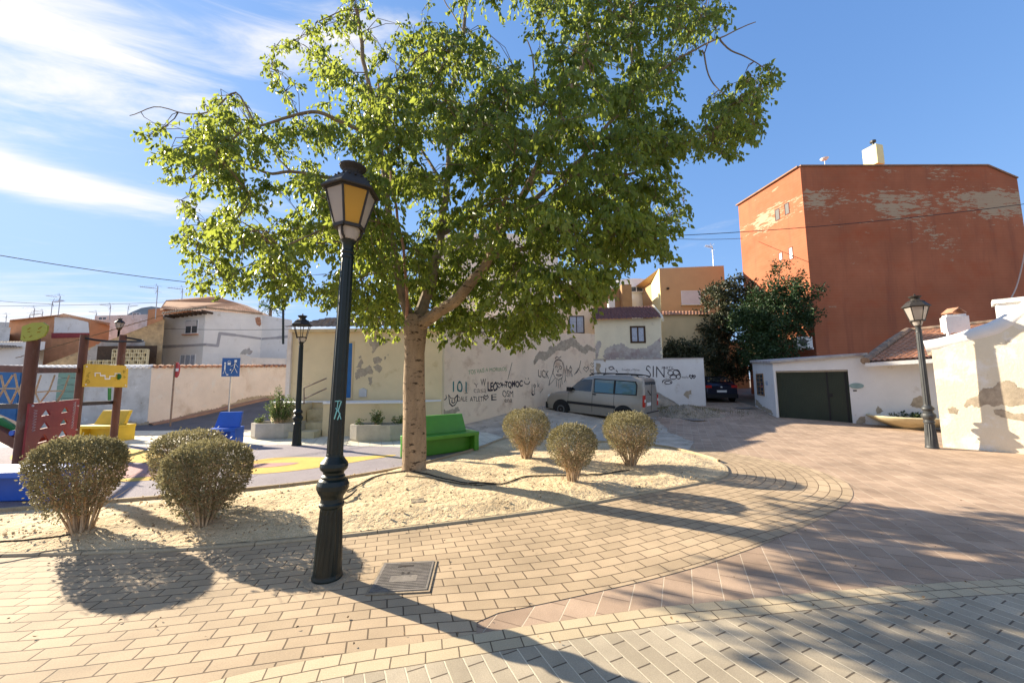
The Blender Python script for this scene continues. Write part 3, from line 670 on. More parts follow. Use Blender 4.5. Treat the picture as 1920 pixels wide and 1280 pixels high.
# ================================================================= THE TREE
T = G(775, 901); TD = T.y
tree = empty('tree', (T.x, T.y, .1), 'large leafy broad tree standing in the sand bed behind the black lamp post', 'tree')
to = Vector(tree.location)
def limbpts(L_): return [P(a, b, d)-to for a, b, d in L_]
trunk = MB(); tz = [( -.15, .27), (.0, .235), (.12, .21), (.4, .20), (.9, .19), (1.5, .185), (2.1, .185), (2.45, .20), (2.62, .215), (2.78, .15)]
top = P(778, 606, TD)-to
tp = [Vector((top.x*(z/2.78)+.012*math.sin(z*3), .01*math.sin(z*2), z)) for z, _ in tz]
bmt = MB(); bmt.tube(tp, [a for _, a in tz], 20)
for i, vv in enumerate(bmt.v):
    n = noise.noise(Vector(vv)*3.1)*.03+noise.noise(Vector(vv)*9)*.010
    a = Vector((vv[0]-top.x*vv[2]/2.78, vv[1], 0))
    if a.length > 0: a.normalize(); bmt.v[i] = (vv[0]+a.x*n, vv[1]+a.y*n, vv[2])
trunk_o = bmt.build('trunk', M['bark'], tree, smooth=True)
# burrs where boughs were cut
m = MB()
limbs = []   # (points world, radius0, radius1)
def limb(L_, r0, r1, mm='limb', name='limb', n=9):
    pts = smooth_line([P(a, b, d) for a, b, d in L_], 4)
    N_ = len(pts); rr = [r0+(r1-r0)*(i/(N_-1))**.8 for i in range(N_)]
    for i in range(1, N_): pts[i] = pts[i]+Vector((noise.noise(pts[i]*2.2), noise.noise(pts[i]*2.2+Vector((5, 0, 0))), noise.noise(pts[i]*2.2+Vector((0, 5, 0)))))*.05
    MB().tube([q-to for q in pts], rr, n).build(name, M[mm], tree, smooth=True); limbs.append((pts, rr)); return pts
d0 = TD
limb([(776, 622, d0-.02), (810, 596, d0-.15), (862, 556, d0-.35), (895, 515, d0-.5), (915, 484, d0-.6), (955, 410, d0-.8), (1005, 320, d0-1.0), (1050, 220, d0-1.1), (1090, 120, d0-1.1), (1110, 20, d0-1.0)], .125, .03, 'bark')
limb([(782, 605, d0+.03), (800, 560, d0+.15), (816, 500, d0+.3), (826, 440, d0+.5), (838, 350, d0+.7), (845, 260, d0+.9), (850, 160, d0+1.0), (870, 60, d0+1.1), (880, -40, d0+1.1)], .12, .03)
limb([(768, 606, d0), (750, 540, d0-.02), (738, 470, d0-.05), (728, 400, d0-.1), (716, 310, d0-.2), (700, 210, d0-.3), (682, 110, d0-.4), (668, 10, d0-.5)], .095, .028)
limb([(762, 600, d0-.13), (762, 540, d0-.2), (752, 440, d0-.25), (735, 340, d0-.3), (718, 240, d0-.35), (708, 150, d0-.4)], .032, .016, 'deadwood', 'dead_branch')
limb([(733, 395, d0-.1), (690, 350, d0-.2), (620, 333, d0-.3), (545, 322, d0-.4), (500, 325, d0-.4), (430, 300, d0-.5), (360, 330, d0-.6)], .045, .014)
limb([(706, 262, d0-.25), (650, 232, d0-.4), (608, 216, d0-.5), (560, 214, d0-.5), (500, 232, d0-.6), (450, 250, d0-.7), (400, 300, d0-.8)], .045, .012)
limb([(545, 322, d0-.4), (525, 305, d0-.3), (515, 290, d0-.3)], .02, .008)
limb([(480, 235, d0-.6), (440, 170, d0-.6), (400, 205, d0-.7), (350, 212, d0-.7), (290, 204, d0-.8), (240, 215, d0-.9)], .018, .005)
limb([(955, 410, d0-.8), (1030, 350, d0-.9), (1110, 270, d0-1.0), (1180, 190, d0-1.1), (1260, 120, d0-1.2), (1340, 78, d0-1.3), (1415, 39, d0-1.4)], .045, .006)
limb([(1350, 74, d0-1.3), (1372, 95, d0-1.3), (1400, 112, d0-1.3), (1430, 125, d0-1.3), (1465, 150, d0-1.3)], .014, .005)
limb([(1316, 95, d0-1.3), (1328, 140, d0-1.3), (1345, 170, d0-1.3), (1380, 190, d0-1.3)], .014, .005)
limb([(1180, 190, d0-1.1), (1185, 110, d0-1.0), (1182, 30, d0-1.0), (1180, -40, d0-1)], .022, .01)
limb([(1005, 320, d0-1.0), (1100, 330, d0-1.1), (1200, 320, d0-1.2), (1290, 270, d0-1.3), (1360, 230, d0-1.3)], .035, .008)
limb([(915, 484, d0-.6), (1000, 460, d0-.4), (1100, 440, d0-.2), (1190, 430, d0), (1250, 410, d0)], .05, .01)
limb([(826, 440, d0+.5), (900, 400, d0+1.2), (1000, 380, d0+1.9), (1080, 400, d0+2.3)], .05, .012)
limb([(738, 470, d0-.05), (680, 460, d0+.8), (600, 450, d0+1.4), (500, 450, d0+1.8)], .045, .01)
limb([(838, 350, d0+.7), (790, 280, d0+1.4), (760, 200, d0+1.8), (740, 120, d0+2)], .04, .012)
limb([(716, 310, d0-.2), (770, 250, d0-1.2), (800, 180, d0-1.6), (830, 110, d0-1.8)], .035, .01)
limb([(915, 484, d0-.6), (930, 430, d0-1.4), (960, 340, d0-1.9), (1000, 250, d0-2)], .045, .01)
limb([(690, 350, d0-.2), (640, 400, d0-1.0), (580, 440, d0-1.5), (520, 470, d0-1.7)], .03, .01)
limb([(1015, 200, d0-1), (1008, 160, d0-1), (1000, 110, d0-1), (990, 75, d0-1)], .02, .008)
limb([(870, 60, d0+1), (840, 10, d0+1), (820, -30, d0+1)], .015, .01)

sil = [(236, 205), (262, 196), (300, 222), (345, 238), (372, 176), (420, 160), (455, 168), (500, 205), (540, 205), (500, 150), (486, 92), (520, 62), (600, 30), (640, 5), (655, -60), (700, -60), (700, 70), (722, 38), (775, 20), (800, -10), (820, -40), (930, -60), (1120, -70), (1310, -60), (1372, 12), (1345, 70), (1290, 110), (1268, 160), (1330, 165), (1400, 128), (1440, 108), (1476, 150), (1440, 190), (1435, 236), (1395, 290), (1368, 312), (1320, 300), (1268, 318), (1300, 380), (1276, 450), (1262, 480), (1170, 512), (1150, 555), (1090, 610), (1060, 632), (1000, 650), (965, 660), (905, 642), (870, 655), (820, 648), (790, 636), (755, 645), (700, 645), (640, 590), (560, 585), (500, 565), (455, 545), (425, 560), (380, 565), (345, 520), (322, 450), (345, 400), (296, 362), (300, 322), (255, 272), (262, 250)]
gaps = [(955, 70, 30), (925, 30, 24), (1005, 110, 20), (775, 395, 20), (650, 90, 14), (600, 190, 26), (470, 300, 22), (840, 20, 16), (395, 385, 12), (820, 290, 14), (990, 210, 12), (1340, 125, 22), (1225, 70, 14), (1160, 130, 9), (640, 300, 20), (560, 290, 18), (700, 130, 12), (880, 150, 12), (1120, 220, 14), (560, 120, 12), (450, 470, 10), (860, 340, 11), (1030, 330, 9), (505, 385, 14), (620, 500, 12), (1180, 330, 9), (1290, 200, 12)]
def inside(x, y, poly):
    c = False; n = len(poly); j = n-1
    for i in range(n):
        xi, yi = poly[i]; xj, yj = poly[j]
        if (yi > y) != (yj > y) and x < (xj-xi)*(y-yi)/(yj-yi)+xi: c = not c
        j = i
    return c
def edged(x, y, poly):
    best = 1e9; n = len(poly)
    for i in range(n):
        ax, ay = poly[i]; bx, by = poly[(i+1) % n]; dx, dy = bx-ax, by-ay; t = max(0, min(1, ((x-ax)*dx+(y-ay)*dy)/(dx*dx+dy*dy+1e-9)))
        best = min(best, math.hypot(x-ax-t*dx, y-ay-t*dy))
    return best
nodes = []
for pts, rr in limbs[:3]:
    nodes += pts[int(len(pts)*.45):]
for i, (pts, rr) in enumerate(limbs):
    if i > 3: nodes += pts
nodeA = np.array([tuple(q) for q in nodes])
core = [(738, 640), (712, 420), (700, 300), (722, 280), (770, 400), (775, 520), (795, 540), (810, 400), (820, 250), (860, 250), (856, 420), (858, 520), (890, 452), (935, 440), (950, 500), (905, 575), (850, 625), (800, 655)]
cl = []; tries = 0
while len(cl) < 1800 and tries < 90000:
    tries += 1; x = random.uniform(230, 1480); y = random.uniform(-60, 655)
    if not inside(x, y, sil): continue
    e = edged(x, y, sil)
    if e < 9: continue
    if any(math.hypot(x-a, y-b) < r_*1.15+20 for a, b, r_ in gaps) and random.random() < .96: continue
    th = 2.6*math.sqrt(1-(1-min(1, e/210))**2)
    if y < 60: th = max(th, 1.2)
    c0 = TD-.35-(.5 if x > 1000 else 0)
    d = c0+random.uniform(-1, 1)*th
    if d > TD+.4 and random.random() < .25: continue
    if noise.noise(Vector((x*.013, y*.013, d*.6))) < -.33: continue
    if y < 90 and random.random() < .3: continue
    if inside(x, y, core) and d < TD+.45: d = TD+.45+random.random()*1.3
    if random.random() > (d/8.0)**2+.35: continue
    # lower skirt of the crown is thin: fewer near the very bottom middle
    cl.append((x, y, d, e))
Lp = []; Ld = []; Ls = []; tw = MB()
C3 = [P(x, y, d) for x, y, d, e in cl]; C3a = np.array([tuple(q) for q in C3])
dl_ = np.sqrt(((C3a[:, None, :]-nodeA[None, :, :])**2).sum(2)).min(1); order = np.argsort(dl_); pool = list(map(tuple, nodeA))
for oi in order:
    x, y, d, e = cl[oi]; c = C3[oi]; pa_ = np.array(pool); k = np.argmin(((pa_-C3a[oi])**2).sum(1)); nd = Vector(pa_[k]); pool.append(tuple(c))
    dist = (c-nd).length; k2 = np.argmin(((nodeA-C3a[oi])**2).sum(1)); nroot = Vector(nodeA[k2])
    if dist < 1.3 and random.random() < .75:
        mid = (c+nd)/2+Vector((random.uniform(-.06, .06), random.uniform(-.06, .06), .10*dist)); w_ = .010 if k < len(nodeA) else .006
        tw.tube([nd-to, mid-to, c-to], [w_, w_*.75, .003], 4, cap=False)
    out = (c-nroot); out.z *= .3; out = out.normalized() if out.length > .1 else Vector((random.uniform(-1, 1), random.uniform(-1, 1), 0)).normalized()
    small = e < 40
    if dist < 2.6 and random.random() < .8:
        mid = (c+nd)/2+Vector((random.uniform(-.1, .1), random.uniform(-.1, .1), .12*dist)); tw.tube([nd-to, mid-to, c-to], [.006+.002*dist, .005, .003], 4, cap=False)
    out = (c-nd); out.z *= .3; out = out.normalized() if out.length > .1 else Vector((random.uniform(-1, 1), random.uniform(-1, 1), 0)).normalized()
    ns = 3 if small else 7
    for s_ in range(ns):
        a = random.uniform(-1.5, 1.5) if random.random() < .7 else random.uniform(-PI, PI)
        dr = Vector((out.x*math.cos(a)-out.y*math.sin(a), out.x*math.sin(a)+out.y*math.cos(a), random.uniform(-.3, .7)))
        Ln = random.uniform(.10, .22) if small else random.uniform(.22, .48); q = Vector(c); nl = random.randint(9, 13) if not small else random.randint(5, 8)
        sp_ = [q-to]
        for i in range(nl):
            t = (i+.5)/nl; dd = dr+Vector((0, 0, -1.7*t)); q = q+dd.normalized()*(Ln/nl)
            Lp.append((q.x+random.gauss(0, .018), q.y+random.gauss(0, .018), q.z+random.gauss(0, .018)))
            Ld.append((dd.x*.35+random.gauss(0, .42), dd.y*.35+random.gauss(0, .42), -1+random.gauss(0, .38))); Ls.append(random.choice((1, 1, .75))*random.uniform(.05, .11))
        sp_.append(q-to)
        if random.random() < .3: tw.tube(sp_, [.004, .002], 3, cap=False)
tw.build('twigs', M['twig'], tree, norm=False)
Ls = np.array(Ls); print('tree leaves', len(Ls))
leaves(np.array(Lp), np.array(Ld), Ls, Ls*.56, 'crown', M['leaf'], tree, tuple(to))

# ================================================================= CLIPPED BUSHES
def bush(px, py, w, h, label, nl=7000, lean=0, tp=.38, rb=.52, base=.28, seedling=0, grn=0.):
    p = G(px, py); z = sz(p.x, p.y)-.03
    r = empty('clipped_bush', (p.x, p.y, z), label, 'bush', 'clipped round bushes in the sand bed')
    rx = w/2; cz = h-rx*.80; rzt = rx*.80; rzb = h*rb
    n = nl; u = rng.normal(size=(n, 3)); u /= np.linalg.norm(u, axis=1)[:, None]
    rad = 1-np.abs(rng.normal(0, .10, n)); inn = rng.random(n) < .18; rad[inn] = rng.uniform(.45, .9, inn.sum())
    lump = np.array([1+.09*noise.noise(Vector((a*1.6+px, b*1.6, c*1.6)))+.05*noise.noise(Vector((a*5+px, b*5, c*5))) for a, b, c in u]); stray = rng.random(n) < .02; rad[stray] = rng.uniform(1.0, 1.12, stray.sum())
    zz = np.where(u[:, 2] > 0, np.sign(u[:, 2])*np.abs(u[:, 2])**.85*rzt, u[:, 2]*rzb)
    taper = np.where(u[:, 2] < 0, 1+u[:, 2]*tp, 1.0)
    flat = 1/np.maximum(.78, np.sqrt(u[:, 0]**2+u[:, 1]**2+.15*u[:, 2]**2)**.25)
    pos = np.stack([u[:, 0]*rx*rad*lump*taper*flat+lean, u[:, 1]*rx*rad*lump*taper*flat, cz+zz*rad*lump], 1)
    keep = (u[:, 2] > -.35-(rb-.52)*2) | (rng.random(n) < np.clip(1.15+(rb-.52)*2+u[:, 2]*1.25, .06, 1)); pos = pos[keep]; u = u[keep]
    d = u+rng.normal(0, .75, u.shape)+np.array([0, 0, .45]); sz_ = rng.uniform(.016, .032, len(pos))*(1.15 if w > .84 else 1.1)
    leaves(pos, d, sz_, sz_*.55, 'foliage', M['leaf_bush'], r, fold=.2)
    st = MB()
    ns = 30 if w > .84 else 24
    for i in range(ns):
        a = 2*PI*i/ns+random.uniform(-.2, .2); q = random.uniform(.25, 1.0); b0 = random.uniform(.02, .09)
        e = Vector((math.cos(a)*rx*q*.84+lean, math.sin(a)*rx*q*.84, cz+random.uniform(-.28, .25)*h*(1.05-q*.6)))
        s0 = Vector((math.cos(a)*b0, math.sin(a)*b0, 0)); md = s0.lerp(e, .5)+Vector((random.uniform(-.05, .05), random.uniform(-.05, .05), .04))
        st.tube(smooth_line([s0, md, e], 3), [.014, .012, .010, .009, .008, .006, .004], 5, cap=False)
        for k in range(15):
            t = random.uniform(.3, .97); o = s0.lerp(e, t); f = o+Vector((math.cos(a)*rx*.25+random.uniform(-.13, .13), math.sin(a)*rx*.25+random.uniform(-.13, .13), random.uniform(.08, .26)))
            st.tube([o, (o+f)/2+Vector((random.uniform(-.03, .03), random.uniform(-.03, .03), 0)), f], [.0045, .0035, .0015], 3, cap=False)
    st.build('stems', M['stem'], r, norm=False)
    return r
bush(150, 1008, .80, 1.04, 'large dry round bush furthest left in the sand bed before the maroon climbing panel', 14500, lean=-.10, tp=.24, rb=.60)
bush(345, 955, .84, 1.0, 'round olive bush partly hidden behind the second bush, near the blue bench', 9500, tp=.3, rb=.58)
bush(383, 992, .90, .99, 'dry bushy ball with thick bare stems left of the black lamp post', 14000, tp=.30, rb=.58)
bush(988, 868, .96, 1.03, 'round clipped bush right of the green bench, leftmost of the trio near the van', 10000)
bush(1074, 912, .80, .93, 'smallest darker clipped bush in the middle of the trio, closest to the kerb', 9500)
bush(1182, 880, 1.0, 1.03, 'round clipped bush in front of the silver van tail, rightmost of the trio', 11000)

# black drip hoses and debris
def hose(L_, label, r=.010, lift=.012):
    pts = smooth_line([Vector((G(a, b, .06).x, G(a, b, .06).y, 0)) for a, b in L_], 6)
    pts = [Vector((q.x, q.y, sz(q.x, q.y)+lift)) for q in pts]
    o = empty('irrigation_hose', pts[0], label, 'hose', 'black irrigation hoses')
    MB().tube([q-Vector(o.location) for q in pts], r, 6).build('pipe', M['hose'], o, smooth=True)
hose([(650, 925), (700, 905), (760, 899), (850, 907), (930, 907), (990, 895), (1060, 896), (1120, 893), (1180, 882)], 'black hose running from the lamp past the trunk to the right bushes')
hose([(640, 946), (655, 938), (668, 926)], 'short black hose stub sticking out beside the lamp base', .013, .04)
hose([(-60, 1040), (0, 1030), (60, 1022), (130, 1013)], 'black hose lying in the sand at the foot of the leftmost bush')
hose([(760, 906), (860, 910), (900, 912), (940, 906)], 'second hose strand twisted beside the trunk shadow', .008)
# scattered litter: dry leaves and stones (nobody could count it)
lt = []; ld = []
for i in range(5200):
    a = random.uniform(0, 1900); b = random.uniform(840, 1200); q = G(a, b, .06)
    onbed = inside(q.x, q.y, [(v_.x, v_.y) for v_ in inner])
    if not onbed and random.random() < .985: continue
    lt.append((q.x, q.y, (sz(q.x, q.y) if onbed else .014)+.004)); ld.append((random.gauss(0, 1), random.gauss(0, 1), .15))
o = leaves(np.array(lt), np.array(ld), rng.uniform(.008, .034, len(lt)), rng.uniform(.008, .02, len(lt)), 'dry_leaf_litter', M['litter'], None); tag(o, kind='stuff', label='dry leaves and twigs scattered over the sand', cat='litter')
sb = MB()
for i in range(900):
    a = random.uniform(0, 1400); b = random.uniform(830, 1045); q = G(a, b, .06)
    if not inside(q.x, q.y, [(v_.x, v_.y) for v_ in inner]): continue
    r_ = random.uniform(.005, .016); z = sz(q.x, q.y)
    M3 = Matrix.Rotation(random.uniform(0, 3), 3, 'Z') @ Matrix.Rotation(random.uniform(0, 3), 3, 'X'); sb.box((q.x, q.y, z+r_*.2), (r_*2, r_*1.5, r_*1.2), rot=M3)
tag(sb.build('pebbles', M['sand']), kind='stuff', label='small pebbles and clods lying on the sand', cat='pebbles')
q = G(783, 938, .1); m = MB(); m.box((0, 0, 0), (.17, .10, .05), rot=Matrix.Rotation(.3, 3, 'Z') @ Matrix.Rotation(.2, 3, 'X'))
o = m.build('stone', M['mound']); o.location = (q.x, q.y, sz(q.x, q.y)-.008); tag(o, 'flat brown stone half sunk in the sand below the trunk', 'stone')

# ================================================================= BENCHES, PLANTERS
def bench(loc, rz, m, label, Lb=1.75, back=True, bw=.80):
    r = empty('bench', loc, label, 'bench', 'painted concrete benches', rz)
    x = MB(); x.box((-Lb/2+.06, 0, .2), (.12, .55, .40)); x.build('leg', M[m], r); x = MB(); x.box((Lb/2-.06, 0, .2), (.12, .55, .40)); x.build('leg', M[m], r)
    x = MB(); x.box((0, 0, .425), (Lb, .60, .09)); x.box((0, .10, .19), (Lb-.24, .30, .37)); ob = x.build('seat', M[m], r)
    bv = ob.modifiers.new('bevel', 'BEVEL'); bv.width = .012; bv.segments = 2
    if back:
        w = Lb*bw/2; y0 = .02; x = MB()
        pr = [Vector((-w, y0, .472)), Vector((w, y0, .472)), Vector((w*.96, y0+.16, .88)), Vector((-w*.86, y0+.16, .88))]
        x.prism(pr, (0, .11, .0)); ob = x.build('backrest', M[m], r); bv = ob.modifiers.new('bevel', 'BEVEL'); bv.width = .01; bv.segments = 2
    return r
a = G(745, 866); b = G(890, 846); mid = (a+b)/2; d = b-a
bench((mid.x, mid.y+.28, .006), math.atan2(d.y, d.x), 'greenpaint', 'green painted bench with low backrest just behind the tree trunk', Lb=1.75)
a = G(126, 829); b = G(226, 829); bench(((a.x+b.x)/2, a.y+.3, .006), R(-4), 'yellowpaint', 'yellow painted bench with backrest behind the climbing frame post', Lb=1.22)
a = G(404, 838); bench((a.x, a.y+.35, .006), R(14), 'bluepaint', 'short blue bench with its sloping back, left of the planters', Lb=.66, bw=.92)
a = G(-20, 952); bench((a.x-.25, a.y+.3, .006), R(4), 'bluepaint', 'blue bench end cut by the left edge, behind the leftmost bush', Lb=1.75, back=False)

def oct_planter(p, w, dpt, h, label, rz=0):
    r = empty('planter', p, label, 'planter', 'concrete planters before the yellow house', rz); c = .28
    def ring(w_, d_, z): return [Vector(q) for q in ((-w_/2+c, -d_/2, z), (w_/2-c, -d_/2, z), (w_/2, -d_/2+c*.8, z), (w_/2, d_/2, z), (-w_/2, d_/2, z), (-w_/2, -d_/2+c*.8, z))]
    x = MB(); rs = [ring(w*.97, dpt*.97, 0), ring(w, dpt, .06), ring(w, dpt, h), ring(w-.12, dpt-.12, h), ring(w-.12, dpt-.12, h-.08)]
    for q in rs: x.v += [tuple(v_) for v_ in q]
    for i in range(4):
        for k in range(6): k2 = (k+1) % 6; x.f.append((i*6+k, i*6+k2, i*6+6+k2, i*6+6+k))
    x.build('box', M['concrete'], r); s_ = MB(); s_.quad(*ring(w-.13, dpt-.13, h-.07)); s_.build('soil', M['earth'], r); return r
pA = G(505, 823); oct_planter((pA.x, pA.y+.35, .006), 1.42, .75, .46, 'pale concrete planter holding the tall shrub left of the far lamp post')
pB = G(700, 828); oct_planter((pB.x, pB.y+.35, .006), 1.52, .75, .46, 'pale concrete planter with low leafy plants beside the tree trunk')
x = MB()
def plant(loc, w, h, n, label, name='shrub', m='leaf_plant', ls=.07, cone=0):
    r = empty(name, loc, label, 'plant'); st = MB(); ps = []; ds = []
    ns = max(4, int(n/45))
    for i in range(ns):
        a = random.uniform(0, 2*PI); q = random.random()**.6; tipp = Vector((math.cos(a)*w/2*q, math.sin(a)*w/2*q*.6, h*random.uniform(.55, 1)*(1-.45*q*(1-cone)))); s0 = Vector((tipp.x*.25, tipp.y*.25, 0))
        st.tube([s0, s0.lerp(tipp, .5)+Vector((0, 0, .03)), tipp], [.008, .006, .003], 4, cap=False)
        for k in range(int(n/ns)):
            t = random.uniform(.25, 1.02); o = s0.lerp(tipp, t)+Vector((random.gauss(0, .04), random.gauss(0, .04), random.gauss(0, .03))); ps.append(tuple(o)); ds.append((random.gauss(0, .7)+math.cos(a)*.4, random.gauss(0, .7)+math.sin(a)*.4, random.uniform(-.2, 1)))
    st.build('stem', M['stem'], r, norm=False); leaves(np.array(ps), np.array(ds), rng.uniform(ls*.7, ls*1.2, len(ps)), rng.uniform(ls*.35, ls*.55, len(ps)), 'foliage', M[m], r); return r
plant((pA.x+.10, pA.y+.30, .39), 1.0, 1.30, 1500, 'tall glossy leaved shrub in the left concrete planter')
plant((pA.x-.55, pA.y+.35, .39), .35, .40, 160, 'small pale spiky plant at the left end of the left planter', ls=.06)
plant((pB.x-.1, pB.y+.35, .39), .75, .50, 330, 'low yellow green plant in the middle of the right planter')
plant((pB.x+.55, pB.y+.35, .39), .40, .42, 160, 'small leafy plant at the trunk end of the right planter')
plant((pB.x-.52, pB.y+.35, .39), .35, .26, 60, 'sparse little sprig at the left end of the right planter')
# drawing on planter A
fA = lambda a, b: facing(a, b, pA.y-.035)
# bowl planter
q = G(1700, 806); bw_ = empty('bowl_planter', (q.x+.55, q.y+.35, .0), 'wide shallow cast stone bowl planter behind the right lamp post', 'planter')
m = MB(); m.lathe([(.45, 0), (.50, .03), (.47, .06), (.60, .09), (.95, .27), (1.10, .37), (1.12, .41), (1.10, .43), (1.02, .43), (.98, .38)], 40); m.build('bowl', M['stoneware'], bw_, smooth=True)
plant((q.x+.45, q.y+.3, .37), 1.2, .22, 420, 'low dark green plants filling the stone bowl', 'ground_plant', 'leaf_dark', .07)

# ================================================================= SIGNS
def sign(px, py_base, D, pole_px_top, label, kind):
    b = P(px, py_base, D); t = P(pole_px_top[0], pole_px_top[1], D); z = hz(b.x, b.y)
    r = empty('road_sign', (b.x, D, z), label, 'road sign'); h = t.z-z
    MB().tube([(0, 0, -.05), (0, 0, h)], .03, 8).build('pole', M['rustpole' if kind == 'no' else 'steel'], r)
    if kind == 'no':
        pl_ = MB(); rot = Matrix.Rotation(R(-33), 3, 'Z')
        ring = [rot @ Vector((.30*math.cos(a), -.045, .30*math.sin(a)))+Vector((.14, 0, h-.32)) for a in [2*PI*i/24 for i in range(24)]]
        pl_.prism(ring, rot @ Vector((0, .02, 0))); pl_.build('sign_plate', M['signred'], r)
        w = MB(); w.box(rot @ Vector((0, -.049, 0))+Vector((.14, 0, h-.32)), (.42, .006, .11), rot=rot); w.build('white_bar', M['plate'], r)
    else:
        rot = Matrix.Rotation(R(8), 3, 'Z'); c = Vector((0, 0, h-.33))
        pl_ = MB(); pl_.box(rot @ Vector((0, -.045, 0))+c, (.62, .02, .70), rot=rot); pl_.build('sign_plate', M['signblue'], r)
        w = MB(); F2 = lambda a, b: rot @ Vector((a, -.060, b))+c
        def st_(L_, wd=.03):
            for i in range(len(L_)-1): w.beam(F2(*L_[i]), F2(*L_[i+1]), wd, .006)
        # adult and child playing, house and ball
        w.box(F2(.16, .23), (.09, .006, .09)); st_([(.15, .16), (.13, -.02)], .07); st_([(.13, -.02), (.03, -.22)]); st_([(.14, -.02), (.24, -.22)]); st_([(.15, .12), (.0, .02)]); st_([(.16, .12), (.26, -.0)])
        w.box(F2(-.06, .13), (.11, .006, .09)); st_([(-.12, .2), (-.06, .25), (.0, .2)]); st_([(-.20, .1), (-.20, -.10)], .045); w.box(F2(-.20, .15), (.06, .006, .06)); st_([(-.20, -.1), (-.25, -.25)]); st_([(-.20, -.1), (-.14, -.25)])
        w.box(F2(-.10, -.28), (.07, .006, .04)); w.box(F2(.0, -.10), (.05, .006, .05))
        w.build('pictogram', M['plate'], r)
    return r
sign(320, 785, 15.1, (338, 678), 'red round no entry sign on a leaning rusty pole by the plaster wall', 'no')
sign(428, 785, 14.6, (434, 672), 'blue square residential street sign on a grey pole', 'blue')

# ================================================================= PLAYGROUND CLIMBING FRAME
A1 = G(34, 884); A2 = Vector((P(137, 840, 10.1).x, 10.1, 0)); A3 = Vector((P(212, 830, 11.3).x, 11.3, 0))
cf = empty('climbing_frame', (A1.x, A1.y, .006), 'brown wooden post climbing frame with maroon and yellow panels and rope net', 'climbing frame')
def post(b, t, r=.065): MB().tube([(b.x, b.y, 0), (t.x, t.y, t.z)], r, 12).build('post', M['woodpost'], cf, world=True, smooth=True)
def topz(px, py, b): return P(px, py, b.y).z
z1 = topz(68, 632, A1); z2 = topz(152, 628, A2); z3 = topz(228, 628, A3)
post(A1, Vector((A1.x, A1.y, z1)), .095); post(A2, Vector((A2.x, A2.y, z2)), .085); post(A3, Vector((A3.x, A3.y, z3)), .085)
A0 = Vector((A1.x-2.6, A1.y+.5, 0)); post(A0, Vector((A0.x, A0.y, 2.6)), .08)
A4 = Vector((A1.x-1.4, 11.2, 0)); 
def hp(px, py, a, b): q, n = onwall(px, py, a, b); return q, n
def panel(name, pxs, a, b, m, th=.03, off=.10, holes=None):
    pr = [hp(x_, y_, a, b) for x_, y_ in pxs]; n = pr[0][1]; return MB().prism([q+n*off for q, _ in pr], n*(-th)).build(name, M[m], cf, world=True)
# maroon panel with triangular holes: made of strips around the holes
def holed(name, cx0, cy0, cx1, cy1, a, b, m, holes, off=.11, th=.03):
    """rectangle (u 0..1, v 0..1 down) with triangular holes; bands of polygons"""
    q00, n = hp(cx0, cy0, a, b); q10, _ = hp(cx1, cy0, a, b); q01, _ = hp(cx0, cy1, a, b)
    ztop = q00.z; zb = q01.z; X0 = Vector((q00.x, q00.y, 0)); X1 = Vector((q10.x, q10.y, 0))
    def pt(u, v_): q = X0.lerp(X1, u); q.z = ztop+(zb-ztop)*v_; return q+n*off
    mb = MB(); vs_ = sorted({0, 1}|{h[1]-h[3]/2 for h in holes}|{h[1]+h[3]/2 for h in holes})
    for i in range(len(vs_)-1):
        v0, v1 = vs_[i], vs_[i+1]; hs = sorted([h for h in holes if abs(h[1]-(v0+v1)/2) < .01]); 
        if not hs: mb.prism([pt(0, v0), pt(1, v0), pt(1, v1), pt(0, v1)], n*-th); continue
        lt0 = lb0 = 0
        for h in hs:
            mb.prism([pt(lt0, v0), pt(h[0]-.015, v0), pt(h[0]-h[2]/2, v1), pt(lb0, v1)], n*-th); lt0 = h[0]+.015; lb0 = h[0]+h[2]/2
        mb.prism([pt(lt0, v0), pt(1, v0), pt(1, v1), pt(lb0, v1)], n*-th)
    mb.build(name, M[m], cf, world=True); return pt
A1b = A1+Vector((0, 0, 0))
ptr = holed('maroon_panel', 40, 757, 137, 862, A1, A2, 'redpanel', [(.30, .20, .17, .11), (.68, .20, .17, .11), (.30, .44, .17, .11), (.68, .44, .17, .11), (.30, .68, .19, .14), (.68, .68, .19, .14)])
g_ = MB()
def scr(mb, fn, L_, w):
    for i in range(len(L_)-1):
        a, b = fn(*L_[i]), fn(*L_[i+1]); mb.beam(a, b, w, w*.5)
nfc = hp(60, 800, A1, A2)[1]
pf = lambda u, v_: ptr(u, v_)+nfc*.004
for k in range(8):
    v0 = .12+k*.05; scr(g_, pf, [(.07, v0), (.13, v0+.02), (.08, v0+.035)], .008)
for k in range(9):
    v0 = .06+k*.065; scr(g_, pf, [(.84, v0), (.90, v0+.01), (.85, v0+.045), (.91, v0+.06)], .008)
scr(g_, pf, [(.90, .04), (.90, .30)], .008)
g_.build('scribble', M['markwhite'], cf, world=True)
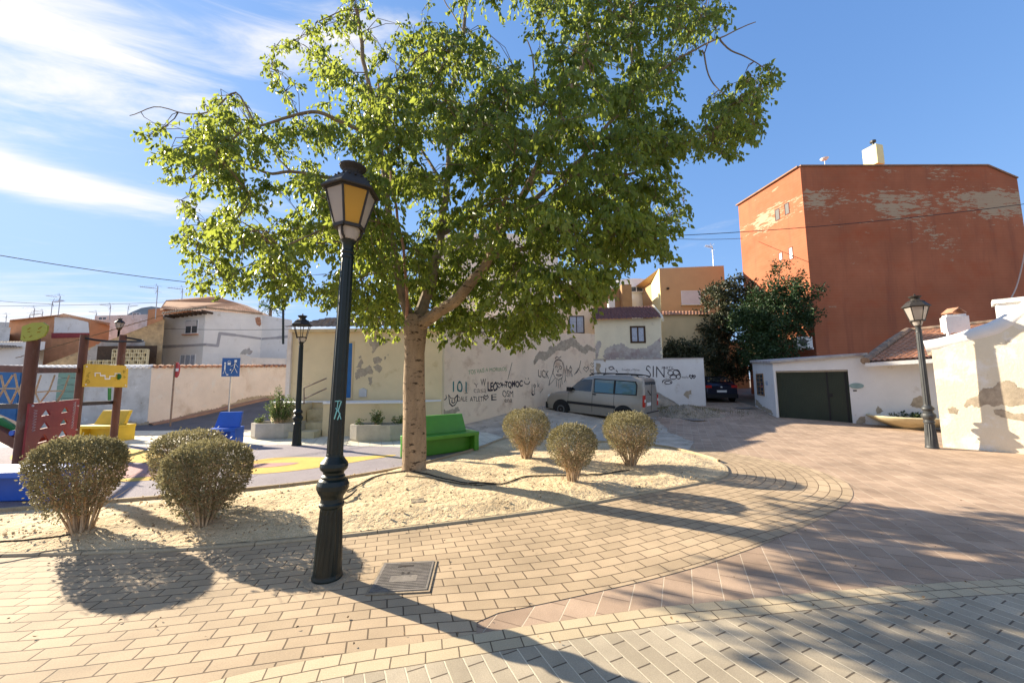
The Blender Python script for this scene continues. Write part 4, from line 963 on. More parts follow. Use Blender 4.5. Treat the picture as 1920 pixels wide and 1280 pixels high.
# yellow maze panel
yl = panel('yellow_panel', [(149, 684), (154, 682), (226, 685), (232, 691), (230, 726), (146, 725)], A2, A3, 'yellowpanel', off=.12)
mz = lambda a, b: (hp(a, b, A2, A3)[0]+hp(a, b, A2, A3)[1]*.124, hp(a, b, A2, A3)[1])
strokes('maze_slot', [[(168, 705), (168, 699), (178, 699), (178, 704), (187, 704), (187, 710), (196, 710), (196, 705), (206, 705), (206, 700), (216, 700)]], M['plate'], cf, mz, .03, .003)
for _e in ([(150, 716), (154, 711), (158, 716), (156, 718), (150, 716)], [(152, 705), (155, 702), (156, 707), (152, 705)], [(222, 694), (226, 696), (222, 699), (222, 694)], [(223, 705), (226, 707), (223, 709), (223, 705)], [(155, 700), (159, 698)]): strokes('engraving', [_e], M['mark'], cf, mz, .012, .003)
c_, n_ = mz(213, 706); bd = MB(); bd.lathe([(.09, 0), (.09, .02), (.05, .035), (.0, .04)], 16)
bd.v = [tuple(c_+Matrix(((1, 0, 0), (0, 0, -1), (0, 1, 0))) @ Vector(v_)) for v_ in bd.v]; bd.build('knob', M['greenpanel'], cf, world=True, smooth=True)
for (x_, y_, a_, b_) in ((44, 761, A1, A2), (133, 761, A1, A2), (130, 806, A1, A2), (152, 687, A2, A3), (228, 690, A2, A3), (150, 721, A2, A3), (226, 722, A2, A3)):
    q_, n_ = hp(x_, y_, a_, b_); MB().tube([q_+n_*.10, q_+n_*.135], .018, 8).build('bolt', M['wframe'], cf, world=True)
# lime head panel, with two eyes
lm = [(41, 612), (60, 605), (80, 604), (89, 610), (88, 620), (82, 630), (66, 637), (45, 640), (38, 637), (40, 622)]
q, n = facing(64, 622, A1.y); fcl = lambda a, b: facing(a, b, A1.y-.12)
MB().prism([fcl(a, b)[0] for a, b in lm], (0, .03, 0)).build('lime_panel', M['limepanel'], cf, world=True)
for _e in ([(52, 622), (56, 622)], [(70, 623), (75, 622)], [(52, 618), (57, 615)], [(72, 617), (78, 613)], [(56, 632), (60, 629)], [(47, 634), (44, 630)]): strokes('engraving', [_e], M['mark'], cf, fcl, .02, .004)
# beams and guard rails
def bar(px0, py0, b0, px1, py1, b1, w, h, m='woodpost', name='beam'):
    a = P(px0, py0, b0.y+.02); b = P(px1, py1, b1.y+.02); MB().beam(a, b, w, h).build(name, M[m], cf, world=True)
bar(147, 757, A2, 213, 754, A3, .08, .10, 'darkbar')
bar(60, 694, A1, 148, 694, A2, .06, .12)
bar(-60, 690, A0, 60, 692, A1, .06, .14)
bar(-60, 762, A0, 50, 761, A1, .07, .10, 'darkbar')
MB().tube(smooth_line([P(160, 634, A2.y-.05), P(185, 638, 10.2), P(215, 640, 10.6), P(262, 640, 11.4), P(265, 638, 11.6), P(238, 633, A3.y)], 5), .028, 8).build('handhold', M['black'], cf, world=True, smooth=True)
# green side cheeks of the platform
panel('green_panel', [(150, 727), (162, 727), (160, 752), (148, 757)], A2, A3, 'greenpanel', off=-.05)
panel('green_panel', [(208, 727), (213, 727), (212, 750), (208, 750)], A2, A3, 'greenpanel', off=-.05)
# rope nets
rp = MB()
nj = lambda a, b, D: P(a, b, D)
Dn = A1.y+.9
for (L_) in ([(77, 703), (66, 735), (75, 755)], [(103, 703), (92, 733), (75, 755)], [(130, 703), (120, 732), (108, 753)], [(66, 735), (92, 733), (120, 732)], [(92, 733), (75, 755)], [(120, 732), (106, 753)]):
    rp.tube([nj(a, b, Dn) for a, b in L_], .016, 5, cap=False)
rp.build('rope_net', M['rope'], cf, world=True); rp = MB()
for (L_) in ([(2, 703), (8, 730), (20, 757)], [(28, 700), (33, 728), (20, 757)], [(48, 703), (38, 728), (50, 757)], [(24, 703), (8, 728), (-10, 757)], [(-10, 729), (8, 728), (34, 728), (50, 729)], [(33, 728), (45, 757)]):
    rp.tube([nj(a, b, A1.y+.5) for a, b in L_], .018, 5, cap=False)
rp.build('rope_net', M['rope'], cf, world=True)
# curved slide rail and green cheek at the far left
MB().prism([P(a, b, A1.y+.6) for a, b in ((-60, 760), (0, 783), (20, 795), (34, 808), (34, 828), (16, 818), (0, 806), (-60, 790))], (0, .06, 0)).build('slide_side', M['greenpanel'], cf, world=True)
MB().prism([P(a, b, A1.y+.45) for a, b in ((-60, 780), (0, 806), (34, 825), (34, 846), (0, 828), (-60, 800))], (0, .5, 0)).build('slide', M['woodpost'], cf, world=True)
kn = MB(); c_ = P(28, 811, A1.y+.5); kn.tube([c_, c_-Vector((0, .06, 0))], .055, 12); kn.build('knob', M['bluepaint'], cf, world=True)

# ================================================================= BUILDING HELPERS
def W2(px, D, py=700): q = P(px, py, D); return Vector((q.x, D, 0))
def house(name, front, ytop, label, m, depth=6, cat='house', zb=-.1, back=None, group=None, top_m=None):
    """front: list of (px, D); ytop: pixel rows of the wall head; becomes one closed wall mesh"""
    f = [W2(a, d, y) for (a, d), y in zip(front, ytop)]; zt = [P(a, y, d).z for (a, d), y in zip(front, ytop)]
    r = empty(name, (f[0].x, f[0].y, hz(f[0].x, f[0].y)), label, cat, group)
    bvec = back or (0, depth); n = len(f); mb = MB()
    for p_, z in zip(f, zt):
        bx_, by_ = bvec if back else (p_.x*depth/p_.y, depth)
        mb.v += [(p_.x, p_.y, zb), (p_.x, p_.y, z), (p_.x+bx_, p_.y+by_, zb), (p_.x+bx_, p_.y+by_, z)]
    for i in range(n-1):
        a = 4*i; b = a+4; mb.f += [(a, b, b+1, a+1), (a+2, a+3, b+3, b+2), (a+1, b+1, b+3, a+3)]
    mb.f += [(0, 1, 3, 2), (4*n-4, 4*n-2, 4*n-1, 4*n-3)]
    mb.build('wall', M[m], r, world=True); r['_f'] = 0
    del r['_f']
    return r, f, zt
def window(r, A, B, x0, y0, x1, y1, frame='wframe', pane='glass', mull=1, fw=.05, proud=.03, sill=None, name='window', mh=0):
    c = [onwall(x_, y_, A, B) for x_, y_ in ((x0, y1), (x1, y1), (x1, y0), (x0, y0))]; n = c[0][1]
    p0 = c[0][0]; p1 = c[1][0]; zb_, zt_ = (c[0][0].z+c[1][0].z)/2, (c[2][0].z+c[3][0].z)/2
    a = Vector((p0.x, p0.y, 0)); b = Vector((p1.x, p1.y, 0)); t = (b-a); w = t.length; t.normalize(); mb = MB()
    def bx(u0, u1, z0, z1, th): 
        ce = a+t*((u0+u1)/2)+n*(th/2-.01); mb.box((ce.x, ce.y, (z0+z1)/2), (u1-u0, th, z1-z0), rz=math.atan2(t.y, t.x))
    bx(0, fw, zb_, zt_, proud+.01); bx(w-fw, w, zb_, zt_, proud+.01); bx(fw, w-fw, zt_-fw, zt_, proud+.01); bx(fw, w-fw, zb_, zb_+fw, proud+.01)
    for k in range(mull): u = w*(k+1)/(mull+1); bx(u-fw*.4, u+fw*.4, zb_+fw, zt_-fw, proud)
    for k in range(mh): z = zb_+(zt_-zb_)*(k+1)/(mh+1); bx(fw, w-fw, z-fw*.25, z+fw*.25, proud-.004)
    f = mb.build(name, M[frame], r, world=True)
    pa = MB(); o = n*.006; pa.quad(a+t*fw*.5+o+Vector((0, 0, zb_+.01)), b-t*fw*.5+o+Vector((0, 0, zb_+.01)), b-t*fw*.5+o+Vector((0, 0, zt_-.01)), a+t*fw*.5+o+Vector((0, 0, zt_-.01)))
    q = pa.build('pane', M[pane], f); q.data.transform(Matrix.Translation(-Vector(r.location)))
    if sill:
        s_ = MB(); ce = (a+b)/2+n*.06; s_.box((ce.x, ce.y, zb_-.04), (w+.12, .16, .06), rz=math.atan2(t.y, t.x)); s_.build('sill', M[sill], r, world=True)
    return f
def tiled(r, E0, E1, R1, R0_, m, cols=None, name='roof', rows=None, amp=.035, thick=.08):
    """barrel tiled slope between eave E0-E1 and ridge R0-R1"""
    E0, E1, R1, R0_ = map(Vector, (E0, E1, R1, R0_)); w = max((E1-E0).length, (R1-R0_).length); h = ((E0-R0_).length+(E1-R1).length)/2
    nc = int(w/.20)*4; nr = max(2, int(h/.35)); n = (E1-E0).cross(R0_-E0).normalized()
    if n.z < 0: n = -n
    mb = MB()
    for j in range(nr*2):
        t = (j//2+(j % 2)*.98)/nr
        for i in range(nc+1):
            u = i/nc; q = E0.lerp(E1, u).lerp(R0_.lerp(R1, u), t); ph = (i % 4)*PI/2
            hgt = amp*(.5+.5*math.cos(ph))+(.030 if j % 2 == 0 else 0)+.008*noise.noise(q*3)
            mb.v.append(tuple(q+n*hgt))
    for j in range(nr*2-1):
        for i in range(nc): a = j*(nc+1)+i; mb.f.append((a, a+1, a+nc+2, a+nc+1))
    o = mb.build(name, M[m], r, world=True, norm=False)
    return o
def patch(r, outline_, A, B, m='peel', off=.004, name='bare_patch', jit=2.2, off2=0):
    pts = []
    L_ = outline_+[outline_[0]]
    for i in range(len(L_)-1):
        (ax, ay), (bx, by) = L_[i], L_[i+1]; k = max(2, int(math.hypot(bx-ax, by-ay)/2.2))
        for t in range(k):
            u = t/k; x_ = ax+(bx-ax)*u; y_ = ay+(by-ay)*u; nz = noise.noise(Vector((x_*.45, y_*.45, 3)))*jit+noise.noise(Vector((x_*1.5, y_*1.5, 7)))*jit*.6
            dx, dy = by-ay, -(bx-ax); l = math.hypot(dx, dy) or 1; pts.append((x_+dx/l*nz, y_+dy/l*nz))
    q = [onwall(x_, y_, A, B) for x_, y_ in pts]; n = q[0][1]; V = [p_+n*off for p_, _ in q]; mb = MB(); mb.v = [tuple(v_) for v_ in V]
    for t in tessellate_polygon([V]): mb.f.append(tuple(t))
    return mb.build(name, M[m], r, world=True)
def text_on(r, txt, px0, py0, px1, hpx, A, B, m='marker', off=.004, name='graffiti', shear=0, bold=.0, slope=0):
    """hand lettering laid on the wall: text fills px0..px1 with its baseline at py0"""
    cu = bpy.data.curves.new('t', 'FONT'); cu.body = txt; cu.size = 1; cu.offset = bold; ob = bpy.data.objects.new('t', cu); C.objects.link(ob)
    dg = bpy.context.evaluated_depsgraph_get(); me = bpy.data.meshes.new_from_object(ob.evaluated_get(dg)); bpy.data.objects.remove(ob)
    xs_ = [v_.co.x for v_ in me.vertices]; ys_ = [v_.co.y for v_ in me.vertices]
    if not xs_: return
    x0_, x1_ = min(xs_), max(xs_); y0_, y1_ = min(ys_), max(ys_)
    for v_ in me.vertices:
        u = (v_.co.x-x0_)/(x1_-x0_); w = (v_.co.y-y0_)/(y1_-y0_); wob = .6*math.sin(u*17+len(txt))
        q, n = onwall(px0+(px1-px0)*u+shear*w, py0+slope*u-hpx*w+wob*(hpx/10), A, B); v_.co = q+n*off-Vector(r.location)
    me.materials.clear(); me.materials.append(M[m]); o = bpy.data.objects.new(name, me); C.objects.link(o); o.parent = r; return o

# ================================================================= YELLOW HOUSE
HA, HB = W2(546, 13.5), W2(830, 13.5)
yh, f, zt = house('house', [(546, 13.5), (830, 13.5)], [618, 618], 'yellow plaster house on a raised podium behind the tree trunk', 'yplaster', depth=4.5, cat='house', back=(1.2, 4.5))
zE = zt[0]
tiled(yh, (HA.x-.15, 13.2, zE+.02), (HB.x+.1, 13.2, zE+.02), (HB.x+.6, 15.6, zE+.75), (HA.x+.3, 15.6, zE+.75), 'terra_old')
m = MB(); m.box(((HA.x+HB.x)/2, 13.42, zE-.05), (HB.x-HA.x+.1, .14, .10)); m.build('eave_moulding', M['yplaster'], yh, world=True)
m = MB(); m.box((HA.x-.06, 14.2, 1.75), (.14, 1.6, 3.6)); m.build('white_side_wall', M['oldwhite'], yh, world=True)
# podium with ledge
zl = P(640, 757, 12.3).z
PD = [W2(520, 12.4), W2(752, 12.3), W2(828, 13.42)]
m = MB()
pl2 = [Vector((PD[0].x, 12.4, 0)), Vector((W2(562, 12.4).x, 12.4, 0)), Vector((W2(562, 12.4).x, 13.3, 0)), Vector((W2(607, 12.3).x, 13.3, 0)), Vector((W2(607, 12.3).x, 12.35, 0)), Vector((PD[1].x, 12.3, 0)), Vector((PD[2].x, 13.45, 0)), Vector((HA.x-.6, 13.45, 0))]
m.prism([Vector((p_.x, p_.y, -.05)) for p_ in pl2], (0, 0, zl+.05)); m.build('podium', M['yplaster'], yh, world=True)
m = MB(); lg = [Vector((p_.x*1.0, p_.y-.04, zl+.003)) for p_ in pl2]
m.prism(lg, (0, 0, .05)); m.build('ledge', M['whiteclean'], yh, world=True)
for i in range(4):
    m = MB(); w0, w1 = W2(562, 12.4).x+.03, W2(607, 12.3).x-.03; z = zl*(i+1)/5
    if i < 3: m.box(((w0+w1)/2, 12.15+.3*i+.6, z/2), (w1-w0, 1.3-.25*i, z)) if i else m.box(((w0+w1)/2-.05, 12.25, z/2), (w1-w0+.1, .7, z))
    else: m.box(((w0+w1)/2, 13.1, z/2), (w1-w0, .4, z))
    m.build('step', M['stoneware'], yh, world=True)
m = MB(); Dh = 12.7
for L_ in ([(570, 757), (570, 727), (612, 709)], [(570, 747), (612, 728)]): m.tube([P(a, b, Dh) for a, b in L_], .022, 6)
m.build('handrail', M['rustpole'], yh, world=True)
window(yh, HA, HB, 640, 640, 661, 749, frame='ochre', pane='bluedoor', mull=0, fw=.06, name='door', proud=.02)
m = MB(); c_, n_ = onwall(681, 737, HA, HB); m.box(c_+n_*.02, (.26, .05, .24)); m.prism([c_+Vector((-.15, -.05, .12)), c_+Vector((.15, -.05, .12)), c_+Vector((.0, -.05, .19))], (0, .05, 0)); m.build('wall_box', M['greywhite'], yh, world=True)
for ol in ([(666, 700), (672, 690), (684, 690), (692, 684), (698, 690), (700, 702), (690, 700), (684, 706), (676, 706), (668, 712)], [(668, 688), (673, 680), (678, 672), (681, 680), (676, 690)], [(699, 672), (708, 668), (716, 672), (714, 680), (702, 682)], [(700, 686), (710, 682), (718, 690), (712, 698), (704, 694)], [(690, 640), (705, 628), (722, 632), (728, 642), (712, 648), (704, 656), (699, 664), (697, 650)], [(672, 668), (677, 666), (679, 671), (673, 673)], [(720, 670), (723, 668), (724, 673), (720, 674)], [(726, 664), (729, 663), (729, 667)], [(690, 708), (697, 707), (698, 716), (694, 724), (691, 714)]):
    patch(yh, ol, HA, HB, 'peel', jit=2.6)

# ================================================================= PINK WALL
QA, QB = W2(829, 13.6), W2(1117, 20.4)
pw = empty('graffiti_wall', (QA.x, QA.y, 0), 'long pink plaster wall with black graffiti running from the yellow house behind the van', 'wall')
zA, zB = 3.72, P(1117, 626, 20.4).z
zm = P(1075, 622, 18.6).z
tdir = (QB-QA).normalized(); nb = Vector((-tdir.y, tdir.x, 0))
m = MB(); th = .35
prof = [(0, zA), (.55, zA+.05), (.8, zm), (1.0, zB)]
for u, z in prof:
    p_ = QA.lerp(QB, u); m.v += [(p_.x, p_.y, -.1), (p_.x, p_.y, z), (p_.x+nb.x*th, p_.y+nb.y*th, z), (p_.x+nb.x*th, p_.y+nb.y*th, -.1)]
for i in range(len(prof)-1):
    a = 4*i
    for k in range(3): m.f.append((a+k, a+k+1, a+5+k, a+4+k))
m.f += [(0, 1, 2, 3), (4*len(prof)-4, 4*len(prof)-3, 4*len(prof)-2, 4*len(prof)-1)]
m.build('wall', M['pinkplaster'], pw, world=True)
sg = lambda a, b: onwall(a, b, QA, QB)
patch(pw, [(1003, 668), (1012, 658), (1024, 660), (1030, 650), (1044, 648), (1050, 640), (1064, 636), (1076, 632), (1086, 644), (1094, 650), (1101, 646), (1112, 652), (1117, 656), (1117, 660), (1104, 656), (1098, 664), (1090, 661), (1080, 652), (1070, 650), (1060, 658), (1046, 656), (1036, 664), (1022, 676), (1010, 674), (1002, 684)], QA, QB)
patch(pw, [(1000, 676), (1004, 670), (1007, 678), (1002, 684)], QA, QB)
patch(pw, [(830, 762), (836, 770), (846, 768), (858, 762), (862, 770), (850, 776), (844, 782), (833, 780), (829, 776)], QA, QB)
patch(pw, [(976, 768), (984, 760), (994, 766), (988, 764), (980, 770)], QA, QB, 'markfaint', jit=1)
T_ = lambda *a, **k: text_on(pw, a[0], a[1], a[2], a[3], a[4], QA, QB, **k)
T_('101', 849, 735, 875, 20, m='markgreen2'); T_('DALE', 858, 752, 876, 9); T_('ATLETI', 881, 752, 907, 9); T_('E', 921, 750, 931, 11); T_('OSM', 942, 744, 962, 12); T_('ena', 946, 754, 960, 6)
T_('W', 901, 723, 911, 13); T_('LEO', 914, 733, 933, 17, bold=.035); T_('+ TQMOC', 939, 729, 980, 14, bold=.04, slope=-2); T_('LA', 1062, 693, 1073, 8); T_('MIA', 1034, 742, 1046, 6, m='markfaint'); T_('o k', 1000, 726, 1012, 9)
T_('TOS VAIS', 878, 702, 908, 8, m='markgreen', slope=-4); T_('A MORIROS', 910, 697, 950, 7, m='markgreen', slope=-2); T_('UCK', 1009, 707, 1029, 14, m='marker', slope=2); T_('coca', 1060, 700, 1072, 6, m='markfaint'); T_('cra', 1062, 706, 1074, 5, m='markfaint')
T_('Li', 997, 740, 1003, 20, bold=-.01); T_('casa', 888, 736, 912, 7, m='markfaint'); T_('Y', 888, 726, 898, 8, m='markfaint')
heart = lambda x_, y_, s_: [(x_, y_+s_), (x_-s_, y_-.2*s_), (x_-.6*s_, y_-s_), (x_, y_-.3*s_), (x_+.6*s_, y_-s_), (x_+s_, y_-.2*s_), (x_, y_+s_)]
arc = lambda x_, y_, rx, ry, a0, a1, n=10: [(x_+rx*math.cos(R(a0+(a1-a0)*i/n)), y_+ry*math.sin(R(a0+(a1-a0)*i/n))) for i in range(n+1)]
strokes('graffiti', [heart(911, 745, 4.5), heart(936, 722, 5), arc(833, 744, 4, 5, 0, 180), [(831, 741), (831.5, 742)], [(836, 741), (836.5, 742)],
    [(841, 740), (845, 746), (852, 747), (858, 740), (857, 752), (853, 759), (848, 761), (843, 756), (842, 748), (841, 740)], arc(850, 752, 3, 3, 0, 180), [(847, 750), (848, 749)], [(852, 750), (853, 749)],
    arc(988, 715, 5, 5, 0, 180), [(985, 709), (986, 710)], [(990, 709), (991, 710)]], M['marker'], pw, sg, .035)
strokes('graffiti', [[(960, 680), (956, 695), (952, 711)], [(941, 722), (948, 722), (945, 719), (948, 722), (945, 725)], [(1003, 738), (998, 741), (996, 736), (1000, 733)], [(1013, 736), (1018, 728)], [(871, 737), (877, 736)]], M['marker'], pw, sg, .022)
# doodled face: plain long-haired head with headband
strokes('graffiti', [arc(1047, 688, 9, 15, 180, 360), arc(1047, 682, 8, 7, 200, 340), [(1038, 690), (1037, 700), (1041, 708), (1047, 712), (1054, 708), (1056, 698), (1056, 688)], [(1056, 680), (1059, 692), (1060, 712), (1058, 716)], [(1038, 690), (1035, 702), (1031, 712), (1029, 722), (1035, 716), (1040, 709)], arc(1043, 689, 2, 2.5, 180, 360), arc(1051, 689, 2, 3, 0, 360), [(1047, 693), (1045, 697), (1048, 697)], arc(1048, 701, 5, 4, 10, 170), [(1043, 702), (1053, 702)], [(1041, 672), (1044, 668), (1048, 671), (1052, 668)], [(1044, 712), (1043, 724)], [(1047, 713), (1047, 727)], [(1050, 713), (1051, 725)], [(1053, 710), (1054, 720)]], M['marker'], pw, sg, .03)
strokes('graffiti', [[(1089, 676), (1086, 690), (1083, 696), (1080, 700), (1084, 690), (1090, 700)], [(1083, 694), (1077, 702)], heart(1099, 692, 5), heart(1111, 684, 4), heart(1110, 696, 4), [(1064, 697), (1066, 693), (1069, 698), (1072, 694)], [(1105, 703), (1115, 702)]], M['marker'], pw, sg, .03)

# ================================================================= WHITE GRAFFITI WALL BEHIND THE VAN
VA, VB = W2(1112, 20.3), W2(1321, 19.8)
ww = empty('graffiti_wall', (VA.x, VA.y, .3), 'short white wall with black graffiti between the pink wall and the side street', 'wall')
zt_ = P(1215, 673, 20).z; m = MB(); m.box(((VA.x+VB.x)/2, (VA.y+VB.y)/2+.15, zt_/2), ((VB-VA).length, .3, zt_), rz=math.atan2(VB.y-VA.y, VB.x-VA.x)); m.build('wall', M['white'], ww, world=True)
m = MB(); m.box(((VA.x+VB.x)/2, (VA.y+VB.y)/2+.15, zt_+.02), ((VB-VA).length+.03, .36, .04), rz=math.atan2(VB.y-VA.y, VB.x-VA.x)); m.build('coping', M['greyrender'], ww, world=True)
sw = lambda a, b: onwall(a, b, VA, VB)
patch(ww, [(1281, 740), (1286, 733), (1296, 731), (1297, 738), (1291, 741), (1292, 748), (1288, 746)], VA, VB); patch(ww, [(1118, 680), (1126, 682), (1124, 694), (1128, 700), (1120, 702), (1117, 690)], VA, VB); patch(ww, [(1131, 674), (1137, 674), (1135, 679)], VA, VB)
Tw = lambda *a, **k: text_on(ww, a[0], a[1], a[2], a[3], a[4], VA, VB, **k)
Tw('SIN', 1211, 707, 1246, 21, bold=-.012); Tw('mucho', 1278, 709, 1291, 5); Tw('Cristina y Marina', 1166, 696, 1199, 5); Tw('PARTY', 1241, 692, 1262, 5)
strokes('graffiti', [arc(1146, 690, 4, 3, 0, 360), [(1141, 689), (1148, 687), (1152, 692)], [(1155, 694), (1158, 697)], arc(1257, 699, 5, 4, 0, 360), arc(1268, 698, 6, 5, 0, 360), arc(1262, 707, 6, 4, 0, 360), arc(1272, 706, 4, 4, 0, 360), [(1252, 694), (1262, 692), (1272, 696), (1276, 702)], arc(1251, 716, 9, 5, 170, 400), arc(1252, 717, 6, 3, 0, 360), heart(1296, 706, 3.5), heart(1301, 706, 3), [(1136, 690), (1135, 698)], [(1219, 712), (1223, 711)]], M['marker'], ww, sw, .04)
# rubble mound at its foot
def mound(cx, cy, rx, ry, h, lab, sd=0):
    mb = MB(); N1, N2 = 14, 30
    for i in range(N1+1):
        t = i/N1
        for k in range(N2):
            a = 2*PI*k/N2; rr = t*(1+.18*noise.noise(Vector((math.cos(a)*1.5, math.sin(a)*1.5, sd)))); x_ = cx+rx*rr*math.cos(a); y_ = cy+ry*rr*math.sin(a)
            z = h*(1-t*t)**1.3*(1+.35*noise.noise(Vector((x_*1.7, y_*1.7, sd))))+.05*noise.noise(Vector((x_*5, y_*5, sd)))*(1-t)
            mb.v.append((x_, y_, hz(x_, y_)-.03*t+z))
    for i in range(N1):
        for k in range(N2): k2 = (k+1) % N2; mb.f.append((i*N2+k, i*N2+k2, (i+1)*N2+k2, (i+1)*N2+k))
    o = mb.build('dirt_mound', M['mound'], smooth=True); tag(o, lab, 'dirt heap'); return o
mound(6.4, 18.9, 2.2, 1.3, .85, 'tall heap of dark earth against the white graffiti wall behind the van'); mound(7.4, 16.6, 1.5, 1.3, .38, 'low spread of brown rubble and dry grass at the corner of the side street', 4)
gl = rng.normal(size=(1500, 2))*np.array([1.3, .8])+np.array([7.0, 17.0]); gz = np.array([hz(a, b)+.30*math.exp(-((a-7.4)/1.3)**2-((b-16.6)/1.1)**2)+.02 for a, b in gl])
o = leaves(np.column_stack([gl, gz]), np.column_stack([rng.normal(0, .5, (1500, 2)), np.ones(1500)]), rng.uniform(.06, .16, 1500), .012, 'dry_grass', M['leaf_bush'], None); tag(o, 'tufts of dry grass over the rubble heap', 'dry grass', kind='stuff')

# ================================================================= HOUSES BEHIND
# house peeking over the pink wall
h1, f, zt = house('house', [(1040, 23), (1112, 23)], [560, 572], 'pinkish house with a tall grey window above the end of the pink wall', 'pinkplaster', 5)
window(h1, f[0], f[1], 1067, 592, 1096, 625, frame='wood', pane='curtain', mull=1, fw=.06)
hX, f, zt = house('house', [(826, 22), (1045, 22)], [438, 438], 'taller pinkish house almost wholly hidden behind the tree crown', 'oldwhite', 5)
# cream house with maroon roof
h2, f, zt = house('house', [(1114, 21.5), (1239, 21.5)], [600, 596], 'cream house with dark maroon tiled roof and one small wooden window', 'creamplaster', 3.4)
ch2 = f
window(h2, f[0], f[1], 1182, 611, 1211, 643, frame='wood', pane='curtain', mull=1, fw=.10, mh=0)
tiled(h2, P(1110, 600, 21.2), P(1240, 596, 21.2), P(1222, 574, 24.6), P(1110, 578, 24.6), 'terra_dark')
m = MB(); m.prism([P(1239, 596, 21.49), P(1237, 588, 22.2), P(1222, 571, 24.7), P(1226, 571, 24.7), P(1243, 592, 21.9), P(1243, 596, 21.49)], (0.05, 0, -.2)); m.build('verge', M['creamplaster'], h2, world=True)
patch(h2, [(1131, 672), (1134, 655), (1146, 648), (1152, 645), (1168, 644), (1176, 652), (1190, 654), (1210, 652), (1222, 645), (1230, 640), (1237, 632), (1239, 640), (1239, 673)], f[0], f[1], 'greyrender', jit=3.2)
patch(h2, [(1117, 645), (1124, 638), (1128, 645), (1124, 652), (1120, 672), (1116, 672)], f[0], f[1], 'greyrender')
# brown and white round buildings behind
h3, f, zt = house('house', [(1050, 30), (1183, 30)], [542, 541], 'brown walled building under the lowest leaves behind the cream house', 'brownwall', 5)
m = MB(); q0 = P(1146, 578, 28); m.box(q0, (.45, .45, 1.3)); m.build('chimney', M['white'], h3, world=True)
m = MB(); q0 = P(1174, 558, 29.6); m.box(q0, (.75, .5, 2.0)); m.build('parapet', M['brownwall'], h3, world=True)
c_ = W2(1180, 36); h4 = empty('house', (c_.x, c_.y, .9), 'white building with a rounded corner and a strip window beyond the brown wall', 'house')
zt4 = P(1180, 524, 34).z; m = MB(); m.lathe([(2.35, 0), (2.35, zt4-.9), (2.2, zt4-.9)], 36); m.box((-3.5, .3, (zt4-.9)/2), (5, 4.0, zt4-.93)); m.build('wall', M['whiteclean'], h4, smooth=False)
window(h4, W2(1170, 33.6), W2(1210, 33.6), 1180, 537, 1206, 548, frame='wframe', pane='glass', mull=1, fw=.06, proud=.12)
# tan house
h5, f, zt = house('house', [(1221, 31.5), (1236, 28), (1357, 28)], [530, 503, 498], 'tan three storey house with white roller shutter beside the dark trees', 'tanplaster', 6, back=(0, 6))
A_, B_ = f[1], f[2]
window(h5, A_, B_, 1278, 545, 1314, 571, frame='wframe', pane='shutter', mull=0, fw=.05, sill='creamplaster')
m = MB(); a_, b_ = f[0], f[1]; m.quad((a_.x-.01, a_.y-.01, 0), (b_.x-.01, b_.y-.01, 0), (b_.x-.01, b_.y-.01, zt[1]-.01), (a_.x-.01, a_.y-.01, zt[0]-.01)); m.build('lemon_side_wall', M['lemon'], h5, world=True)
m = MB(); q0 = P(1252, 541, 27.98); m.box(q0, (.16, .2, .14)); m.build('vent', M['wood'], h5, world=True)
h6, f, zt = house('house', [(1240, 24), (1345, 24)], [589, 588], 'low ochre wall extension with a row of tiles below the tan house', 'ochre', 2.5)
tiled(h6, P(1238, 591, 23.8), P(1330, 590, 23.8), P(1330, 583, 24.5), P(1238, 584, 24.5), 'terra')
m = MB(); q0 = P(1280, 640, 25); 
# dead-end of the side street
h7, f, zt = house('house', [(1322, 33), (1400, 33)], [640, 640], 'shaded ochre house closing the side street behind the parked dark car', 'ochre', 3)
m = MB(); q0 = P(1366, 720, 32.97); m.box((q0.x, 32.97, 1.9), (1.0, .06, 2.1)); m.build('door', M['wood'], h7, world=True)

# red-orange building
RA, RB, RC = W2(1384, 27.2, 385), W2(1500, 22.0, 312), W2(1850, 22.2, 307)
zr = P(1501, 312, 22.0).z
RD = W2(1907, 22.3, 335)
rbld = empty('apartment_building', (RB.x, RB.y, .4), 'tall windowless orange red building with flaking paint along its top', 'building')
zR2 = P(1906, 335, 22.3).z; zL = P(1385, 385, 27.2).z
m = MB()
m.v = [(RA.x, RA.y, 0), (RB.x, RB.y, 0), (RD.x, RD.y, 0), (RD.x+2, RD.y+8, 0), (RA.x+4, RA.y+3, 0),
       (RA.x, RA.y, zL), (RB.x, RB.y, zr), (RC.x, RC.y, zr+.05), (RD.x, RD.y, zR2), (RD.x+2, RD.y+8, zR2), (RC.x+2, RC.y+8, zr+.05), (RA.x+4, RA.y+3, zL)]
m.f = [(0, 1, 6, 5), (1, 2, 8, 7, 6), (2, 3, 9, 8), (3, 4, 11, 10, 9), (4, 0, 5, 11), (5, 6, 7, 10, 11), (7, 8, 9, 10)]
m.build('wall', M['redwall'], rbld, world=True)
m = MB()
for a, b, za, zb2 in ((RA, RB, zL, zr), (RB, RC, zr, zr+.05), (RC, RD, zr+.05, zR2)): m.beam((a.x, a.y+.08, za+.03), (b.x, b.y+.08, zb2+.03), .3, .08)
m.build('parapet', M['redlintel'], rbld, world=True)
for (x0, y0, x1, y1), pn in (((1454, 391, 1463, 413), 'black'), ((1472, 380, 1481, 402), 'black'), ((1461, 473, 1468, 488), 'whiteclean'), ((1480, 463, 1488, 486), 'whiteclean')):
    c = [onwall(a, b, RA, RB) for a, b in ((x0, y1+2), (x1, y1), (x1, y0), (x0, y0+3))]; n = c[0][1]
    fo = window(rbld, RA, RB, x0, y0, x1, y1, frame='terra_dark', pane=pn, mull=0, fw=.04, proud=.02)
